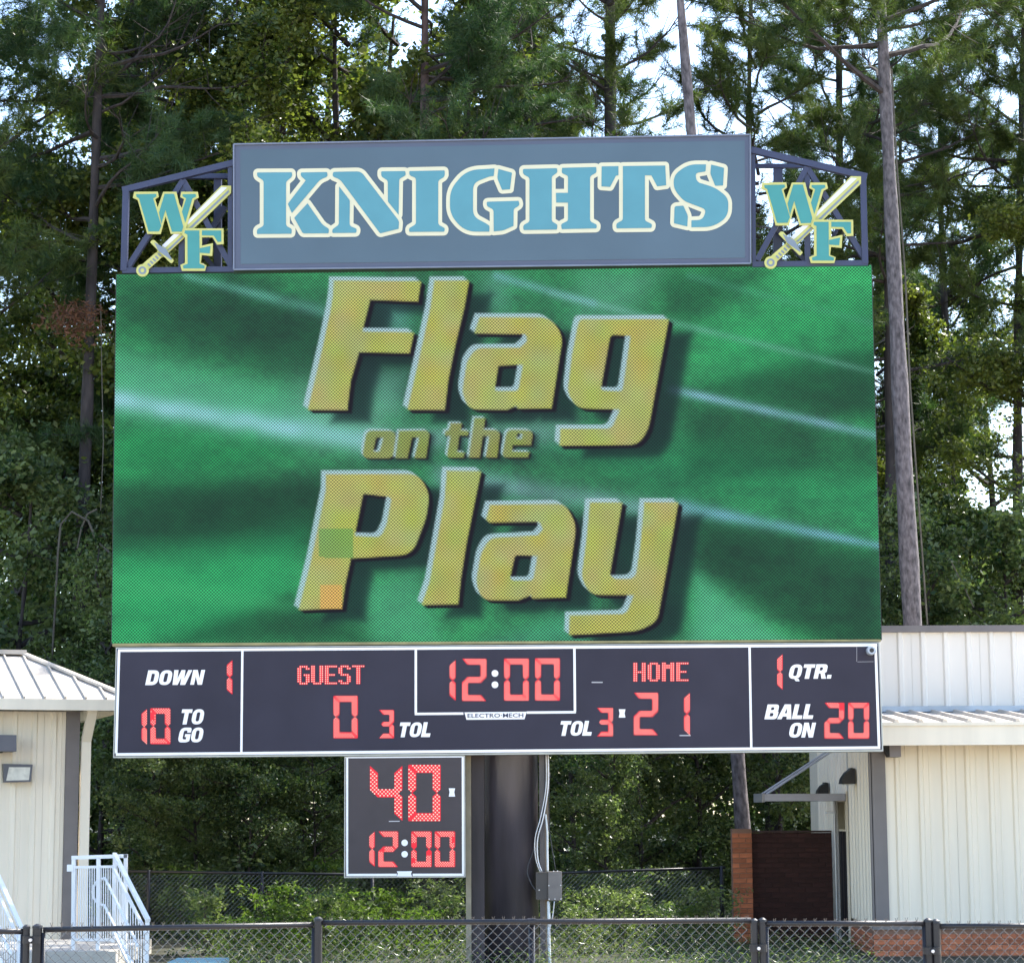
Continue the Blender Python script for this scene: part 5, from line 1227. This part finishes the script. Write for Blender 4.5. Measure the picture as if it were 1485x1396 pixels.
for px_, Y, k_, sc, lb_ in [(270, 37.5, 0, 1.1, 'lime green weed clump behind the fence near the stairs'), (400, 35.5, 0, 0.9, 'lime green weed clump right of the long gate'), (455, 35.8, 2, 0.8, 'low lime weed beside the gate post'), (510, 35.2, 2, 1.0, 'lime green weed clump under the play clock'),
  (570, 35.6, 0, 0.8, 'low green weed under the right side of the play clock'), (635, 36.8, 1, 0.8, 'dark weed clump left of the tan edged post'), (850, 35.5, 1, 0.7, 'dark green weed clump right of the white conduit'), (920, 36.8, 1, 0.9, 'dark green weed clump in the middle of the right back fence'), (1000, 35.6, 2, 0.7, 'low bright weed left of the brick pier'),
  (300, 33.0, 1, 0.8, 'low weed clump seen through the long gate near the teal cart'), (410, 32.4, 0, 0.75, 'bright lime weed seen through the right end of the long gate'), (520, 32.0, 0, 0.7, 'bright lime weed seen through the fence below the play clock'), (600, 32.6, 2, 0.8, 'lime weed seen through the fence left of the tan edged post'), (650, 33.2, 1, 0.7, 'dark weed right beside the tan edged post'),
  (340, 32.2, 2, 0.7, 'pale low weed in the middle of the long gate'), (470, 33.0, 1, 0.8, 'dark weed behind the post between gate and fence'), (840, 32.6, 1, 0.6, 'low dark weed seen through the fence beside the white conduit'), (900, 33.4, 1, 0.75, 'dark weed seen through the fence midway to the brick pier'), (960, 32.4, 1, 0.6, 'low green weed seen through the fence left of the brick pier'), (1025, 33.6, 1, 0.75, 'dark weed at the foot of the brick pier'),
  (350, 38.5, 1, 1.3, 'leafy weed clump behind the left back fence'), (215, 38.2, 1, 1.2, 'leafy weed clump beside the stair railing'), (480, 38.2, 0, 1.2, 'pale green vine clump on the back fence')]:
    p = P(px_, 1178, Y); t = thing('weed_clump', lb_, 'weeds', (p.x, Y, 0), rt.uniform(0, 6)); t.scale = (sc, sc, sc)
    link('foliage', WD[k_][0], t); link('stems', WD[k_][1], t)
# hanging vines at left
def vine(label, pts, Y, r=0.018):
    pp = [P(x, y, Y) for x, y in pts]; o = MB().tube(pp, r, 5).build('hanging_vine', vine_m, origin=(pp[-1].x, Y, pp[-1].z)); tag(o, label, 'vine')
vine('thin pale vine hanging behind the left end of the screen', [(146, 440), (148, 560), (150, 640), (146, 740)], 43, 0.009)
vine('curved pale vine branching behind the left roof edge', [(75, 960), (80, 880), (84, 800), (88, 760), (104, 742), (128, 755), (140, 785), (158, 800)], 43, 0.022)
vine('short curved vine near the lower left of the screen', [(112, 795), (118, 765), (127, 745), (141, 738)], 43.1)
vine('pale bent stem behind the back fence on the right', [(895, 1325), (903, 1300), (898, 1275), (892, 1255)], 39, 0.014)
vine('pale thin stem behind the back fence near the junction box', [(832, 1330), (834, 1300), (838, 1285)], 39, 0.012)
vine('pale slanting dead stem above the parapet', [(1412, 880), (1395, 845), (1380, 815)], 44, 0.012)
vine('cable running up beside the bare grey pine trunk', [(1345, 905), (1333, 740), (1320, 560), (1313, 400), (1300, 230), (1293, 100)], 40.7, 0.018)
# brown dead bough
rs = np.random.RandomState(9); c = np.array([P(108, 462, 43.0)]*60)+rs.normal(size=(60, 3))*np.array([0.26, 0.26, 0.16]); V = leaves(rs, c, 22, 0.25, 0.10, 0.3)
tag(link('dead_bough', np_mesh('dead_bough', V, 4, [dead_l])), 'brown dead bough hanging left of the screen', 'bough')
print('objects', len(bpy.data.objects), 'tris', sum(sum(len(p.vertices)-2 for p in m_.polygons) if len(m_.polygons) < 1000 else len(m_.polygons)*2 for m_ in bpy.data.meshes))
